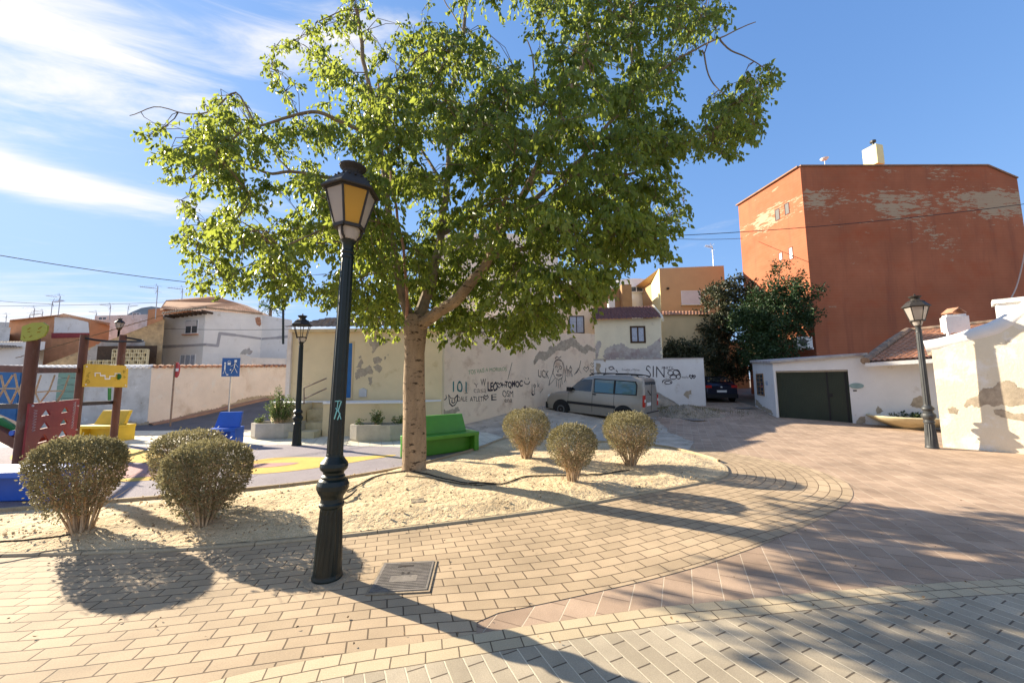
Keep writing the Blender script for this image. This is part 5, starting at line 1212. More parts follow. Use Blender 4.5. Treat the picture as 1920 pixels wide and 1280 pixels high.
m = MB(); q0 = P(1637, 292, 24); m.box(q0-Vector((0, 0, .1)), (.62, .8, 1.3), rz=R(14)); m.build('chimney', M['lemon'], rbld, world=True)
m = MB(); q0 = P(1637, 268, 24); m.lathe([(.06, -.25), (.06, .0), (.16, .02), (.16, .14), (.05, .2)], 10, c=q0); m.build('chimney_cowl', M['iron_grey'], rbld, world=True)
m = MB(); q0 = P(1546, 301, 24); m.lathe([(.02, -.4), (.02, .0)], 6, c=q0); m.lathe([(.02, 0), (.15, .03), (.22, .10), (.24, .14)], 14, c=q0-Vector((0, 0, .0)))
m.build('satellite_dish', M['whiteclean'], rbld, world=True)
m = MB(); q0, n = onwall(1512, 642, RA, RB); ac = empty('air_conditioner', q0, 'white air conditioning unit hanging on the red building by the trees', 'air conditioner')
q0 = P(1505, 642, 21.6); ac.location = q0; m.box((0, 0, 0), (.85, .35, .62)); m.build('case', M['acunit'], ac)
for u in (.35, -.35): MB().box((u, -.05, -.36), (.06, .45, .1)).build('bracket', M['wframe'], ac)
m = MB(); m.lathe([(.22, 0), (.22, .02), (.02, .022)], 16); m.v = [(a-.1, -.18-c, b) for a, b, c in m.v]; m.build('fan_grille', M['iron_grey'], ac)
cdt = MB(); cdt.tube(smooth_line([P(1922, 470, 21.9), P(1916, 500, 21.9), P(1905, 540, 21.9), P(1890, 570, 21.9), P(1880, 600, 21.9)], 4), .035, 6); o = cdt.build('cable_conduit', M['hosewhite']); tag(o, 'pale conduit hanging down the right part of the red building', 'conduit')

# ================================================================= GARAGE BUILDING
g0, g1, g2 = W2(1412, 19.5), W2(1450, 15.6), W2(1790, 12.35)
gb = empty('garage', (g1.x, g1.y, .14), 'low white garage with dark green metal doors in front of the red building', 'garage')
ztg = [P(1412, 679, 19.5).z, P(1452, 681, 15.6).z, P(1625, 664, 13.1).z]
g15 = Vector(g1).lerp(g2, .0)
# wall with a door opening (door px 1453..1598)
def along(px): q, n = onwall(px, 700, g1, g2); return Vector((q.x, q.y, 0)), n
dL, ng = along(1454); dR, _ = along(1590); dE, _ = along(1628)
zd0 = onwall(1456, 696, g1, g2)[0].z; zd1 = onwall(1590, 692, g1, g2)[0].z; zd = (zd0+zd1)/2
m = MB()
def wq(a, b, z0a, z1a, z1b): m.quad((a.x, a.y, z0a), (b.x, b.y, z0a), (b.x, b.y, z1b), (a.x, a.y, z1a))
wq(g0, g1, 0, ztg[0], ztg[1]); wq(g1, dL, 0, ztg[1], ztg[1]); wq(dL, dR, zd, ztg[1]+.0, ztg[2]); wq(dR, dE, 0, ztg[2], ztg[2]); ze = onwall(1700, 674, g1, g2)[0].z; wq(dE, g2, 0, ze, ze)
inn_ = -ng*.22
for a, b in ((dL, dL+inn_), (dR, dR+inn_)): m.quad((a.x, a.y, 0), (b.x, b.y, 0), (b.x, b.y, zd), (a.x, a.y, zd))
m.quad((dL.x, dL.y, zd), (dR.x, dR.y, zd), (dR.x+inn_.x, dR.y+inn_.y, zd), (dL.x+inn_.x, dL.y+inn_.y, zd))
bk1 = Vector((g2.x+2.5, g2.y+4.5, 0)); bk0 = Vector((g0.x+3.5, g0.y+.9, 0))
bk2 = dE*1.4; bk0 = g0*1.3; wq(g2, bk1, 0, ze, ze); wq(dE, bk2, 0, ztg[2], ztg[2]); wq(bk2, bk0, 0, ztg[2], ztg[0]); wq(bk0, g0, 0, ztg[0], ztg[0])
m.build('wall', M['white'], gb, world=True)
m = MB(); e = .12
rf = [Vector((g0.x-e, g0.y, ztg[0]+.0)), Vector((g1.x-e, g1.y-.05, ztg[1]+.0)), Vector((dE.x-e*.5, dE.y-e, ztg[2]+.0)), Vector((bk2.x, bk2.y, ztg[2])), Vector((bk0.x, bk0.y, ztg[0]))]
m.prism(rf, (0, 0, .09)); m.build('roof', M['greyrender'], gb, world=True)
dd = MB(); a, b = dL+inn_*.9, dR+inn_*.9; t = (b-a); Ld_ = t.length; t.normalize(); nrib = 46
for i in range(nrib):
    u0 = Ld_*i/nrib; u1 = Ld_*(i+.62)/nrib; off = ng*(.02); 
    c = a+t*((u0+u1)/2)+off; dd.box((c.x, c.y, zd/2), (u1-u0, .03, zd), rz=math.atan2(t.y, t.x))
c = a+t*(Ld_/2); dd.box((c.x, c.y, zd/2), (Ld_, .02, zd), rz=math.atan2(t.y, t.x))
dr = dd.build('door', M['garage'], gb, world=True)
m = MB(); c = a+t*(Ld_*.72)+ng*.045; m.box((c.x, c.y, zd/2), (.05, .03, zd), rz=math.atan2(t.y, t.x)); m.box((c.x+t.x*.06, c.y+t.y*.06, 1.05), (.14, .06, .12), rz=math.atan2(t.y, t.x)); c2 = a+t*(Ld_*.96)+ng*.045; m.box((c2.x, c2.y, zd/2), (.06, .03, zd), rz=math.atan2(t.y, t.x))
q = m.build('handle', M['black'], dr); q.data.transform(Matrix.Translation(-Vector(gb.location)))
m = MB(); c = (dL+dR)/2; m.box((c.x+inn_.x*.5, c.y+inn_.y*.5, zd-.035), (Ld_-.02, .06, .06), rz=math.atan2(t.y, t.x)); m.build('door_rail', M['concrete'], gb, world=True)
window(gb, g0, g1, 1421, 700, 1434, 741, frame='brownwall', pane='glass', mull=1, mh=4, fw=.05, name='window')
m = MB(); c_, n_ = onwall(1439, 718, g0, g1); m.box(c_+n_*.02, (.02, .14, .18)); m.build('meter_plate', M['curtain'], gb, world=True)
m = MB(); c_, n_ = onwall(1606, 723, g1, g2); tt = t
m.prism([c_+n_*.004+tt*(.20*math.cos(2*PI*i/24))+Vector((0, 0, .10*math.sin(2*PI*i/24))) for i in range(24)], n_*.02); m.build('plaque', M['oval'], gb, world=True)
m = MB(); c_, n_ = onwall(1603, 732, g1, g2); m.box(c_+n_*.004, (.1, .02, .05), rz=math.atan2(t.y, t.x)); m.build('house_number', M['iron_grey'], gb, world=True)
for ol in ([(1643, 768), (1646, 760), (1650, 764), (1656, 770), (1652, 774), (1644, 776)], [(1605, 790), (1612, 782), (1622, 780), (1623, 794), (1606, 795)], [(1706, 760), (1712, 748), (1724, 742), (1740, 744), (1742, 766), (1722, 764)]):
    patch(gb, ol, g1, g2, 'peel', jit=2)
patch(gb, [(1416, 748), (1420, 750), (1430, 762), (1446, 768), (1450, 776), (1440, 774), (1418, 760)], g0, g1, 'peel')
# tiled roof house joined to it
rh = empty('tiled_house', (g2.x, g2.y, 0), 'low house roof of red clay tiles with a stubby chimney behind the right wall', 'house')
E0 = P(1622, 679, 13.4); E1 = P(1800, 668, 11.9); R1_ = P(1925, 600, 14.5); R0x = P(1702, 622, 16.6)
tiled(rh, E0, E1, R1_, R0x, 'terra'); 
m = MB(); m.prism([E0-Vector((0, 0, .03)), E1-Vector((0, 0, .03)), R1_-Vector((0, 0, .03)), R0x-Vector((0, 0, .03))], (0, 0, -.12)); m.build('roof_deck', M['white'], rh, world=True)
m = MB(); m.tube([E0+Vector((0, 0, .05)), E0.lerp(R0x, .5)+Vector((0, 0, .10)), R0x+Vector((0, 0, .06))], .13, 8); m.tube([R0x+Vector((0, 0, .05)), R1_+Vector((0, 0, .05))], .1, 8); m.build('ridge_tiles', M['terra_old'], rh, world=True)
m = MB(); q0 = P(1790, 606, 14.8); m.box(q0-Vector((0, 0, .25)), (.62, .5, 1.0), rz=R(-30)); m.box(q0+Vector((0, 0, .28)), (.52, .42, .1), rz=R(-30)); ch = m.build('chimney', M['white'], rh, world=True)
m = MB(); q1 = q0+Vector((0, 0, .43)); m.beam(q1+Vector((-.26, 0, -.04)), q1+Vector((0.02, 0, .16)), .4, .04); m.beam(q1+Vector((.28, 0, -.04)), q1+Vector((.0, 0, .16)), .4, .04); m.build('chimney_cap', M['terra'], rh, world=True)
m = MB(); q0 = P(1779, 630, 13.6); m.tube([q0-Vector((0, 0, .2)), q0+Vector((0, 0, .15))], .05, 8); m.build('vent_pipe', M['white'], rh, world=True)

# ================================================================= RIGHT SUNLIT WALL
w0 = G(1768, 838); w1 = G(1922, 851); dirw = (w1-w0).normalized(); w2 = w0+dirw*5.5; nw = Vector((-dirw.y, dirw.x, 0))
if nw.dot(EYE-w0) > 0: nw = -nw
M['rightplaster'] = mat('peeling_cream_wash', (.74, .66, .50), .92, .07, 1.0, .007, 18, patches=(((.80, .76, .68), 1.7, .52, .62, (1, 1, 1)), ((.52, .44, .32), 3.4, .63, .70, (1, 1, .35))), fine=.06)
rwl = empty('plaster_wall', (w0.x, w0.y, 0), 'sunlit cream plaster wall with rough white coping at the right edge', 'wall')
zr0 = onwall(1746, 655, w0, w1)[0].z; zr1 = onwall(1900, 614, w0, w1)[0].z
def rtop(u): return zr0+(zr1-zr0)*min(1.6, max(0, u)/(w1-w0).length)**1.15+.35*sm(1.0, 1.9, u)
m = MB(); Lw = 5.5; NS = 28
for i in range(NS+1):
    u = Lw*i/NS; p_ = w0+dirw*u; L1 = (w1-w0).length; z = rtop(u)+.012*noise.noise(Vector((u*3, 0, 0)))
    for (o, zz) in ((0, -.05), (0, z), (.35, z), (.35, -.05)): m.v.append((p_.x+nw.x*o, p_.y+nw.y*o, zz))
for i in range(NS):
    a = 4*i
    for k in range(3): m.f.append((a+k, a+k+1, a+5+k, a+4+k))
m.f += [(0, 1, 2, 3), (4*NS, 4*NS+1, 4*NS+2, 4*NS+3)]
m.build('wall', M['rightplaster'], rwl, world=True, smooth=False)
m = MB(); pts = []; 
for i in range(0, 26):
    u = -.1+5.6*i/25; p_ = w0+dirw*u+nw*.17; L1 = (w1-w0).length; z = rtop(u)+.05+.02*noise.noise(Vector((u*2.5, 3, 0)))
    pts.append(Vector((p_.x, p_.y, z)))
m.tube(pts, [.19+.03*noise.noise(p_*3) for p_ in pts], 10)
m.v = [(a, b, c if True else c) for a, b, c in m.v]
cp = m.build('coping', M['white'], rwl, world=True, smooth=True)
m = MB(); p_ = w0+dirw*1.35+nw*.6; m.box((p_.x, p_.y, 1.7), (.5, .5, 3.4), rz=math.atan2(dirw.y, dirw.x)); m.box((p_.x, p_.y, 3.45), (.6, .6, .1), rz=math.atan2(dirw.y, dirw.x)); m.build('pillar', M['white'], rwl, world=True)
patch(rwl, [(1806, 760), (1815, 748), (1832, 742), (1842, 728), (1862, 727), (1872, 716), (1890, 712), (1900, 716), (1908, 726), (1924, 728), (1924, 756), (1908, 760), (1896, 762), (1880, 758), (1864, 762), (1850, 758), (1834, 764), (1820, 758), (1810, 764)], w0, w1)
patch(rwl, [(1862, 768), (1880, 766), (1900, 776), (1924, 774), (1924, 790), (1900, 786), (1880, 782), (1866, 776)], w0, w1)
patch(rwl, [(1776, 766), (1786, 762), (1796, 768), (1794, 776), (1780, 774)], w0, w1)

# ================================================================= VEHICLES
def car(name, loc, rz, pitch, label, paint, top, Lc, wfun, zbot=.24, wheels=(), belt=None):
    """loft along x (front = -x) from a roof-line profile; wfun(z) half width"""
    r = empty(name, loc, label, 'car', rz=rz); r.rotation_euler = (0, pitch, rz)
    mb = MB(); zs = [0, .08, .2, .35, .5, .62, .74, .86, .94, .985, 1.0]; xs_ = [t_[0] for t_ in top]; K_ = len(zs)
    rings = []
    for (x_, zt2) in top:
        lo2 = zbot+(.0 if .15 < (x_+Lc/2)/Lc < .85 else .05); ring = []
        endt = min((x_+Lc/2)/.35, (Lc/2-x_)/.18, 1); endt = max(.0, endt)**.5
        for k, t_ in enumerate(zs):
            z = lo2+(zt2-lo2)*t_; w = wfun(z)*(.90+.10*endt)
            if t_ > .9: w *= (1-(t_-.9)*1.1)
            ring.append((x_, -w, z))
        full = ring+[(a, -b, c) for a, b, c in reversed(ring)]; rings.append(len(mb.v)); mb.v += full; nR = len(full)
    for i in range(len(rings)-1):
        for k in range(nR): k2 = (k+1) % nR; mb.f.append((rings[i]+k, rings[i]+k2, rings[i+1]+k2, rings[i+1]+k))
    mb.f.append(tuple(rings[0]+k for k in range(nR))); mb.f.append(tuple(rings[-1]+k for k in range(nR)))
    mb.build('body', M[paint], r, smooth=True)
    return r
def wv(z):
    pts = [(0, .80), (.3, .83), (.55, .865), (.85, .86), (1.02, .845), (1.1, .83), (1.5, .76), (1.8, .70), (2.2, .65)]
    for (a, b), (c, d) in zip(pts, pts[1:]):
        if z <= c: return b+(d-b)*(z-a)/(c-a)
    return .65
def sidepanel(r, name, poly, m, side=-1, off=.006, wf=wv, parent=None):
    bm_ = bmesh.new(); pts = [Vector((a, 0, b)) for a, b in poly]; vs_ = [bm_.verts.new(p_) for p_ in pts]
    for t_ in tessellate_polygon([pts]): bm_.faces.new([vs_[i] for i in t_])
    for z in [.3+.08*i for i in range(20)]: bmesh.ops.bisect_plane(bm_, geom=bm_.verts[:]+bm_.edges[:]+bm_.faces[:], plane_co=(0, 0, z), plane_no=(0, 0, 1))
    for v_ in bm_.verts: v_.co.y = side*(wf(v_.co.z)+off)
    me = bpy.data.meshes.new(name); bm_.to_mesh(me); bm_.free(); me.materials.append(M[m]); o = bpy.data.objects.new(name, me); C.objects.link(o); o.parent = r; return o
def wheel(r, x_, y_, rad=.31, s_=1):
    t_ = MB(); prof = [(rad*.62, -.09), (rad*.95, -.095), (rad, -.07), (rad, .07), (rad*.95, .095), (rad*.62, .09)]; t_.lathe(prof, 24); t_.v = [(a+x_, c+y_, b+rad) for a, b, c in t_.v]
    w_ = t_.build('wheel', M['tyre'], r, smooth=True)
    h_ = MB(); h_.lathe([(rad*.60, .0), (rad*.60, .085), (rad*.52, .095), (rad*.2, .08), (.0, .1)], 16); h_.v = [(a+x_, s_*c+y_, b+rad) for a, b, c in h_.v]; h_.build('rim', M['alloy'], w_, smooth=True)
Lv = 4.12
topv = [(-2.06, .62), (-2.02, .78), (-1.90, .90), (-1.6, 1.00), (-1.2, 1.07), (-1.0, 1.12), (-.85, 1.24), (-.62, 1.46), (-.42, 1.62), (-.2, 1.71), (.1, 1.77), (.5, 1.80), (1.0, 1.80), (1.5, 1.79), (1.85, 1.76), (1.97, 1.70), (2.03, 1.45), (2.06, 1.0), (2.05, .5)]
hd = Vector((-.80, .60, 0)).normalized()
rear = G(1205, 800)                      # near rear corner on the ground
vc = Vector((rear.x, rear.y+.1, 0))+hd*1.95+Vector((.60, .80, 0)).normalized()*.72
van = car('van', (vc.x, vc.y, .12), math.atan2(-hd.y, -hd.x), R(3.6), 'silver small passenger van parked on the dirt lot in front of the graffiti', 'carpaint', topv, Lv, wv)
for s_ in (-1, 1):
    sidepanel(van, 'window', [(-.92, 1.13), (-.78, 1.30), (-.55, 1.50), (-.36, 1.58), (-.02, 1.60), (-.02, 1.12)], 'carglass', s_)
    sidepanel(van, 'window', [(.12, 1.12), (.10, 1.60), (.88, 1.60), (.88, 1.12)], 'seeglass', s_); sidepanel(van, 'window', [(.96, 1.12), (.96, 1.60), (1.68, 1.58), (1.74, 1.46), (1.74, 1.14)], 'seeglass', s_)
    sidepanel(van, 'window_seal', [(.08, 1.08), (.06, 1.64), (1.72, 1.62), (1.79, 1.48), (1.79, 1.10)], 'black', s_, .003)
    sidepanel(van, 'rubbing_strip', [(-1.05, .58), (-1.05, .68), (1.0, .66), (1.0, .56)], 'black', s_, .02)
    sidepanel(van, 'door_gap', [(.035, .35), (.035, 1.66), (.05, 1.66), (.05, .35)], 'black', s_, .002); sidepanel(van, 'door_gap', [(.92, .40), (.92, 1.1), (.933, 1.1), (.933, .40)], 'black', s_, .002); sidepanel(van, 'door_gap', [(-1.02, .35), (-1.02, 1.05), (-1.008, 1.05), (-1.008, .35)], 'black', s_, .002)
    for cx in (-1.32, 1.32):
        sidepanel(van, 'wheel_arch', [(cx+.41*math.cos(R(a)), max(.26, .31+.41*math.sin(R(a)))) for a in range(-8, 189, 14)], 'black', s_, .004); wheel(van, cx, s_*.80, .31, s_)
    m = MB(); m.box((.12, s_*.87, 1.03), (.14, .03, .045)); m.build('door_handle', M['black'], van)
    m = MB(); m.box((-.92, s_*.96, 1.16), (.14, .20, .16)); m.build('mirror', M['black'], van)
    m = MB(); m.tube(smooth_line([(-.2, s_*.62, 1.74), (0, s_*.62, 1.83), (.8, s_*.62, 1.87), (1.6, s_*.62, 1.85), (1.78, s_*.62, 1.77)], 4), .022, 6); m.build('roof_rail', M['black'], van, smooth=True)
    m = MB(); m.box((2.035, s_*.77, .92), (.07, .13, .42)); tl = m.build('tail_light', M['redlamp'], van); m = MB(); m.box((2.074, s_*.77, .93), (.006, .09, .10)); m.build('reversing_lens', M['plate'], tl)
for x_ in (.1, .9, 1.5): m = MB(); m.box((x_, 0, 1.84), (.05, 1.24, .035)); m.build('crossbar', M['black'], van)
m = MB(); m.prism([Vector((2.032, -.70, 1.12)), Vector((2.032, -.03, 1.12)), Vector((1.985, -.03, 1.62)), Vector((1.985, -.62, 1.62))], (.02, 0, .004)); m.build('rear_window', M['carglass'], van)
m = MB(); m.prism([Vector((2.032, .70, 1.12)), Vector((2.032, .03, 1.12)), Vector((1.985, .03, 1.62)), Vector((1.985, .62, 1.62))], (.02, 0, .004)); m.build('rear_window', M['carglass'], van)
m = MB(); m.box((2.06, 0, .40), (.14, 1.66, .24)); m.build('bumper', M['carpaint'], van)
m = MB(); m.box((2.135, 0, .50), (.01, 1.5, .04)); m.build('bumper_strip', M['black'], van)
m = MB(); m.box((2.068, -.30, .80), (.012, .46, .12)); m.build('number_plate', M['plate'], van)
m = MB(); m.beam((2.07, -.1, 1.12), (2.05, -.42, 1.3), .02); m.build('wiper', M['black'], van)
m = MB(); m.box((2.062, 0, 1.0), (.01, .012, 1.1)); m.build('door_gap', M['black'], van)
m = MB(); m.prism([Vector((-.98, -.72, 1.14)), Vector((-.98, .72, 1.14)), Vector((-.46, .64, 1.60)), Vector((-.46, -.64, 1.60))], (-.03, 0, .03)); m.build('windscreen', M['carglass'], van)
for s_ in (-1, 1): m = MB(); m.box((-1.98, s_*.62, .76), (.12, .30, .18)); m.build('headlight', M['plate'], van)
m = MB(); m.box((-2.05, 0, .42), (.12, 1.6, .26)); m.build('bumper', M['black'], van)

def wc(z):
    pts = [(0, .80), (.3, .86), (.6, .88), (.9, .86), (1.0, .83), (1.45, .60), (1.6, .55)]
    for (a, b), (c, d) in zip(pts, pts[1:]):
        if z <= c: return b+(d-b)*(z-a)/(c-a)
    return .55
topc = [(-2.05, .60), (-1.95, .74), (-1.6, .86), (-1.0, .97), (-.8, 1.05), (-.3, 1.36), (.2, 1.46), (.8, 1.46), (1.3, 1.38), (1.7, 1.12), (1.95, 1.02), (2.05, .92), (2.08, .6)]
cp_ = W2(1350, 21.3); bc = car('parked_car', (cp_.x+.3, cp_.y+2.0, hz(cp_.x, cp_.y)), R(-90-8), 0, 'dark navy hatchback parked in the shaded side street under the trees', 'carblue', topc, 4.1, wc)
m = MB(); m.prism([Vector((1.72, -.60, 1.12)), Vector((1.72, .60, 1.12)), Vector((1.36, .52, 1.37)), Vector((1.36, -.52, 1.37))], (.02, 0, .02)); m.build('rear_window', M['carglass'], bc)
for s_ in (-1, 1):
    m = MB(); m.box((2.02, s_*.66, .88), (.10, .30, .14)); m.build('tail_light', M['redlamp'], bc)
    for cx in (-1.3, 1.3):
        sidepanel(bc, 'wheel_arch', [(cx+.38*math.cos(R(a)), max(.26, .30+.38*math.sin(R(a)))) for a in range(-8, 189, 14)], 'black', s_, .004, wf=wc); wheel(bc, cx, s_*.80, .30, s_)
    sidepanel(bc, 'window', [(-.75, 1.0), (-.3, 1.30), (.2, 1.38), (1.0, 1.36), (1.45, 1.05)], 'carglass', s_, .005, wf=wc)
m = MB(); m.box((2.085, 0, .62), (.012, .5, .11)); m.build('number_plate', M['plate'], bc)
m = MB(); m.box((2.06, 0, .36), (.12, 1.62, .22)); m.build('bumper', M['black'], bc)
m = MB(); m.lathe([(.05, 0), (.05, .01)], 12); m.v = [(2.05+c, a, .84+b) for a, b, c in m.v]; m.build('badge', M['plate'], bc)

# ================================================================= BACKGROUND TREES
def btree(px, D, hpx_top, wpx, label, n=5000, m='leaf_dark', ls=.16, trunk=True, ybot=690, blobs=None):
    b = W2(px, D); zt5 = P(px, hpx_top, D).z; z0 = hz(b.x, b.y); r = empty('tree', (b.x, b.y, z0), label, 'tree', 'dark trees before the red building')
    ps = []; ds = []; st = MB(); blobs = blobs or []
    for bx_, by_, rr in blobs:
        c = P(bx_, by_, D)-Vector(r.location); R3 = rr/720*D; k = int(n*rr*rr/sum(q[2]**2 for q in blobs))
        st.tube([(0, 0, .9), (c.x*.4, 0, c.z*.5), tuple(c)], [.07, .05, .02], 6)
        nc = max(8, int(k/28)); cc = rng.normal(size=(nc, 3)); cc /= np.linalg.norm(cc, axis=1)[:, None]; cc *= (rng.random(nc)**.4)[:, None]*R3
        for i in range(nc):
            q = rng.normal(0, .15, (28, 3))+cc[i]+np.array(tuple(c))+np.array([0, rng.normal()*.3, 0]); ps.append(q); ds.append(rng.normal(0, .8, (28, 3))+cc[i]/R3*.8+np.array([0, 0, .1]))
    ps = np.concatenate(ps); ds = np.concatenate(ds); s_ = rng.uniform(ls*.7, ls*1.2, len(ps))
    st.tube([(0, 0, -.1), (.05, 0, 1.0), (0, 0, 2.4)], [.16, .13, .09], 8); st.build('trunk', M['limb'], r)
    leaves(ps, ds, s_, s_*.5, 'crown', M[m], r); return r
btree(1345, 24.0, 515, 130, 'glossy dark magnolia like tree rising beside the tan house', 10500, 'leaf_mag', .19, blobs=[(1345, 690, 26), (1390, 685, 30), (1368, 540, 26), (1345, 560, 28), (1380, 575, 34), (1335, 600, 32), (1370, 620, 38), (1330, 645, 34), (1350, 670, 30), (1395, 545, 22)])
btree(1440, 21.5, 495, 150, 'dense green tree leaning on the red building above the garage', 17000, 'leaf_dark', .15, blobs=[(1462, 505, 12), (1470, 540, 30), (1500, 555, 26), (1440, 570, 36), (1480, 590, 42), (1420, 610, 40), (1460, 635, 42), (1410, 650, 34), (1440, 670, 28), (1395, 600, 26), (1500, 600, 22)])
btree(1272, 22.3, 635, 60, 'short leafy shrub showing above the white graffiti wall', 3200, 'leaf_mag', .16, blobs=[(1268, 650, 14), (1260, 664, 16), (1285, 662, 20), (1308, 664, 16), (1245, 668, 10)])

# ================================================================= LEFT BACKGROUND
LA, LB, LC = W2(-260, 15.6), W2(284, 15.5), W2(545, 20.8)
M['coptile'] = M['whiteclean']
lw = empty('plaster_wall', (LB.x, LB.y, 0), 'long peeling pinkish wall rising along the road in front of the white house', 'wall')
zl0 = P(284, 689, 15.5).z; zl1 = P(545, 687, 20.8).z
def wallseg(r, a, b, za, zb_, m, th=.3, name='wall', z0=-.1):
    t_ = (b-a).normalized(); n_ = Vector((-t_.y, t_.x, 0))*th; mb = MB()
    mb.v = [(a.x, a.y, z0), (b.x, b.y, z0), (b.x, b.y, zb_), (a.x, a.y, za), (a.x+n_.x, a.y+n_.y, z0), (b.x+n_.x, b.y+n_.y, z0), (b.x+n_.x, b.y+n_.y, zb_), (a.x+n_.x, a.y+n_.y, za)]
    mb.f = [(0, 1, 2, 3), (4, 7, 6, 5), (3, 2, 6, 7), (0, 4, 5, 1), (1, 5, 6, 2), (0, 3, 7, 4)]; return mb.build(name, M[m], r, world=True)
wallseg(lw, LB, LC, zl0, zl1, 'oldwhite')
def coptiles(r, a, b, za, zb_, m):
    mb = MB(); n_ = int((b-a).length/.24)
    for i in range(n_):
        u = (i+.5)/n_; q = a.lerp(b, u); z = za+(zb_-za)*u; t_ = (b-a).normalized(); nn_ = Vector((-t_.y, t_.x, 0))
        mb.tube([Vector((q.x, q.y, z+.03))-nn_*.10, Vector((q.x, q.y, z+.07))+nn_*.15, Vector((q.x, q.y, z+.03))+nn_*.40], .07, 6)
    mb.build('coping_tiles', M[m], r, world=True)
coptiles(lw, LB, LC, zl0, zl1, 'terra')
lw2 = empty('plaster_wall', (LA.x, LA.y, 0), 'grey white flaking wall with white coping behind the playground', 'wall')
zl2 = P(150, 688, 15.5).z; wallseg(lw2, LA, LB-Vector((.01, 0, 0)), zl2, zl0, 'greywhite'); coptiles(lw2, LA, LB, zl2, zl0, 'whiteclean')
# brown kerb and broken plaster along the wall foot
m = MB()
n_ = 14
for i in range(n_):
    u0, u1 = i/n_, (i+1)/n_; a = LB.lerp(LC, u0); b = LB.lerp(LC, u1); t_ = (LC-LB).normalized(); s_ = Vector((t_.y, -t_.x, 0)); za = hz(a.x, a.y); zb_ = hz(b.x, b.y)
    p = [(a+s_*.55, za), (b+s_*.55, zb_)]
    m.quad((a.x, a.y, za+.06), (b.x, b.y, zb_+.06), (b.x+s_.x*.45, b.y+s_.y*.45, zb_+.06), (a.x+s_.x*.45, a.y+s_.y*.45, za+.06)); m.quad((b.x+s_.x*.45, b.y+s_.y*.45, zb_+.06), (a.x+s_.x*.45, a.y+s_.y*.45, za+.06), (a.x+s_.x*.45, a.y+s_.y*.45, za-.05), (b.x+s_.x*.45, b.y+s_.y*.45, zb_-.05))
M['redkerb'] = mat('red_kerb', (.30, .19, .14), .9, .2, 3)
tag(m.build('road_kerb', M['redkerb']), kind='structure')
patch(lw, [(290, 800), (300, 788), (330, 784), (350, 776), (362, 774), (376, 770), (392, 767), (410, 765), (418, 758), (440, 754), (452, 748), (470, 744), (480, 742), (540, 740), (540, 748), (470, 762), (420, 776), (350, 792), (295, 806)], LB, LC, 'peel', jit=3)
patch(lw2, [(222, 800), (228, 792), (245, 788), (262, 794), (278, 790), (284, 800), (284, 812), (222, 812)], LA, LB, 'peel', jit=3)

# white two-storey house
wh, f, zt = house('house', [(273, 25.0), (306, 24.6)], [652, 650], 'small low white annex left of the white house', 'white', 4)
window(wh, f[0], f[1], 287, 667, 307, 686, frame='wframe', pane='curtain', mull=1, fw=.05)
wh, f, zt = house('house', [(306, 24.6), (386, 24.0), (492, 26.0), (548, 25.6)], [590, 582, 590, 600], 'white two storey house with dark tiled eave above the long wall', 'white', 5)
fA_, fB_, fC_, fD_ = f
window(wh, fA_, fB_, 346, 599, 371, 626, frame='wframe', pane='glass', mull=1, fw=.06, sill='brickred')
m = MB(); _q = [onwall(a, b, fA_, fB_) for a, b in ((348, 612), (369, 611), (369, 601), (348, 602))]; m.prism([a+n_*.012 for a, n_ in _q], _q[0][1]*.03); m.build('roller_shutter', M['shutter'], wh, world=True)
window(wh, fA_, fB_, 336, 664, 366, 686, frame='wframe', pane='curtain', mull=2, fw=.06)
sgw = lambda a, b: onwall(a, b, fA_, fB_); sgw2 = lambda a, b: onwall(a, b, fB_, fC_); sgw3 = lambda a, b: onwall(a, b, fC_, fD_)
M['greyband'] = mat('grey_band', (.36, .35, .36), .9, .1)
strokes('grey_band', [[(276, 651), (330, 649), (385, 646)]], M['greyband'], wh, sgw, .16, .012); strokes('grey_band', [[(387, 646), (408, 648), (412, 625), (440, 628), (491, 635)]], M['greyband'], wh, sgw2, .16, .012); strokes('grey_band', [[(492, 635), (520, 633), (546, 630)]], M['greyband'], wh, sgw3, .16, .012)
tiled(wh, P(303, 590, 23.7), P(388, 579, 23.2), P(388, 574, 24.6), P(306, 585, 25.2), 'terra_old', name='eave')
m = MB()
for i in range(9): u = (i+.5)/9; q = P(308, 593, 23.9).lerp(P(386, 583, 23.4), u); m.box(q+Vector((0, .3, 0)), (.12, .8, .12))
m.build('rafter_ends', M['wood'], wh, world=True)
m = MB(); m.beam(P(386, 577, 24.0), P(492, 588, 26.0), .35, .06); m.build('coping', M['terra_old'], wh, world=True)
m = MB(); m.tube([P(531, 645, 24.4), P(531, 580, 24.4)], .07, 10); m.tube([P(531, 580, 24.4), P(531, 577, 24.4)], .13, 10); m.build('flue_pipe', M['iron'], wh, world=True)
patch(wh, [(478, 596), (488, 594), (490, 606), (486, 612), (480, 606)], fB_, fC_, 'terra', jit=2)
h8, f, zt = house('house', [(450, 23), (472, 22.6), (536, 22.8)], [661, 670, 672], 'low cream yard wall with an arched top before the white house', 'oldwhite', 2)
patch(h8, [(450, 664), (456, 655), (468, 653), (474, 658), (470, 664)], f[0], f[1], 'greyrender')
# red roof behind
h9, f, zt = house('house', [(280, 32), (505, 31)], [582, 592], 'terracotta roofed house showing above the white house', 'brickred', 4)
tiled(h9, P(300, 580, 31), P(495, 590, 30.5), P(405, 555, 35), P(312, 563, 35), 'terra')
m = MB(); m.prism([P(300, 581, 31.2), P(495, 591, 31.2), P(440, 566, 33), P(405, 557, 33.5), P(312, 565, 33.5)], (0, 1.5, 0)); m.build('gable', M['brickred'], h9, world=True)
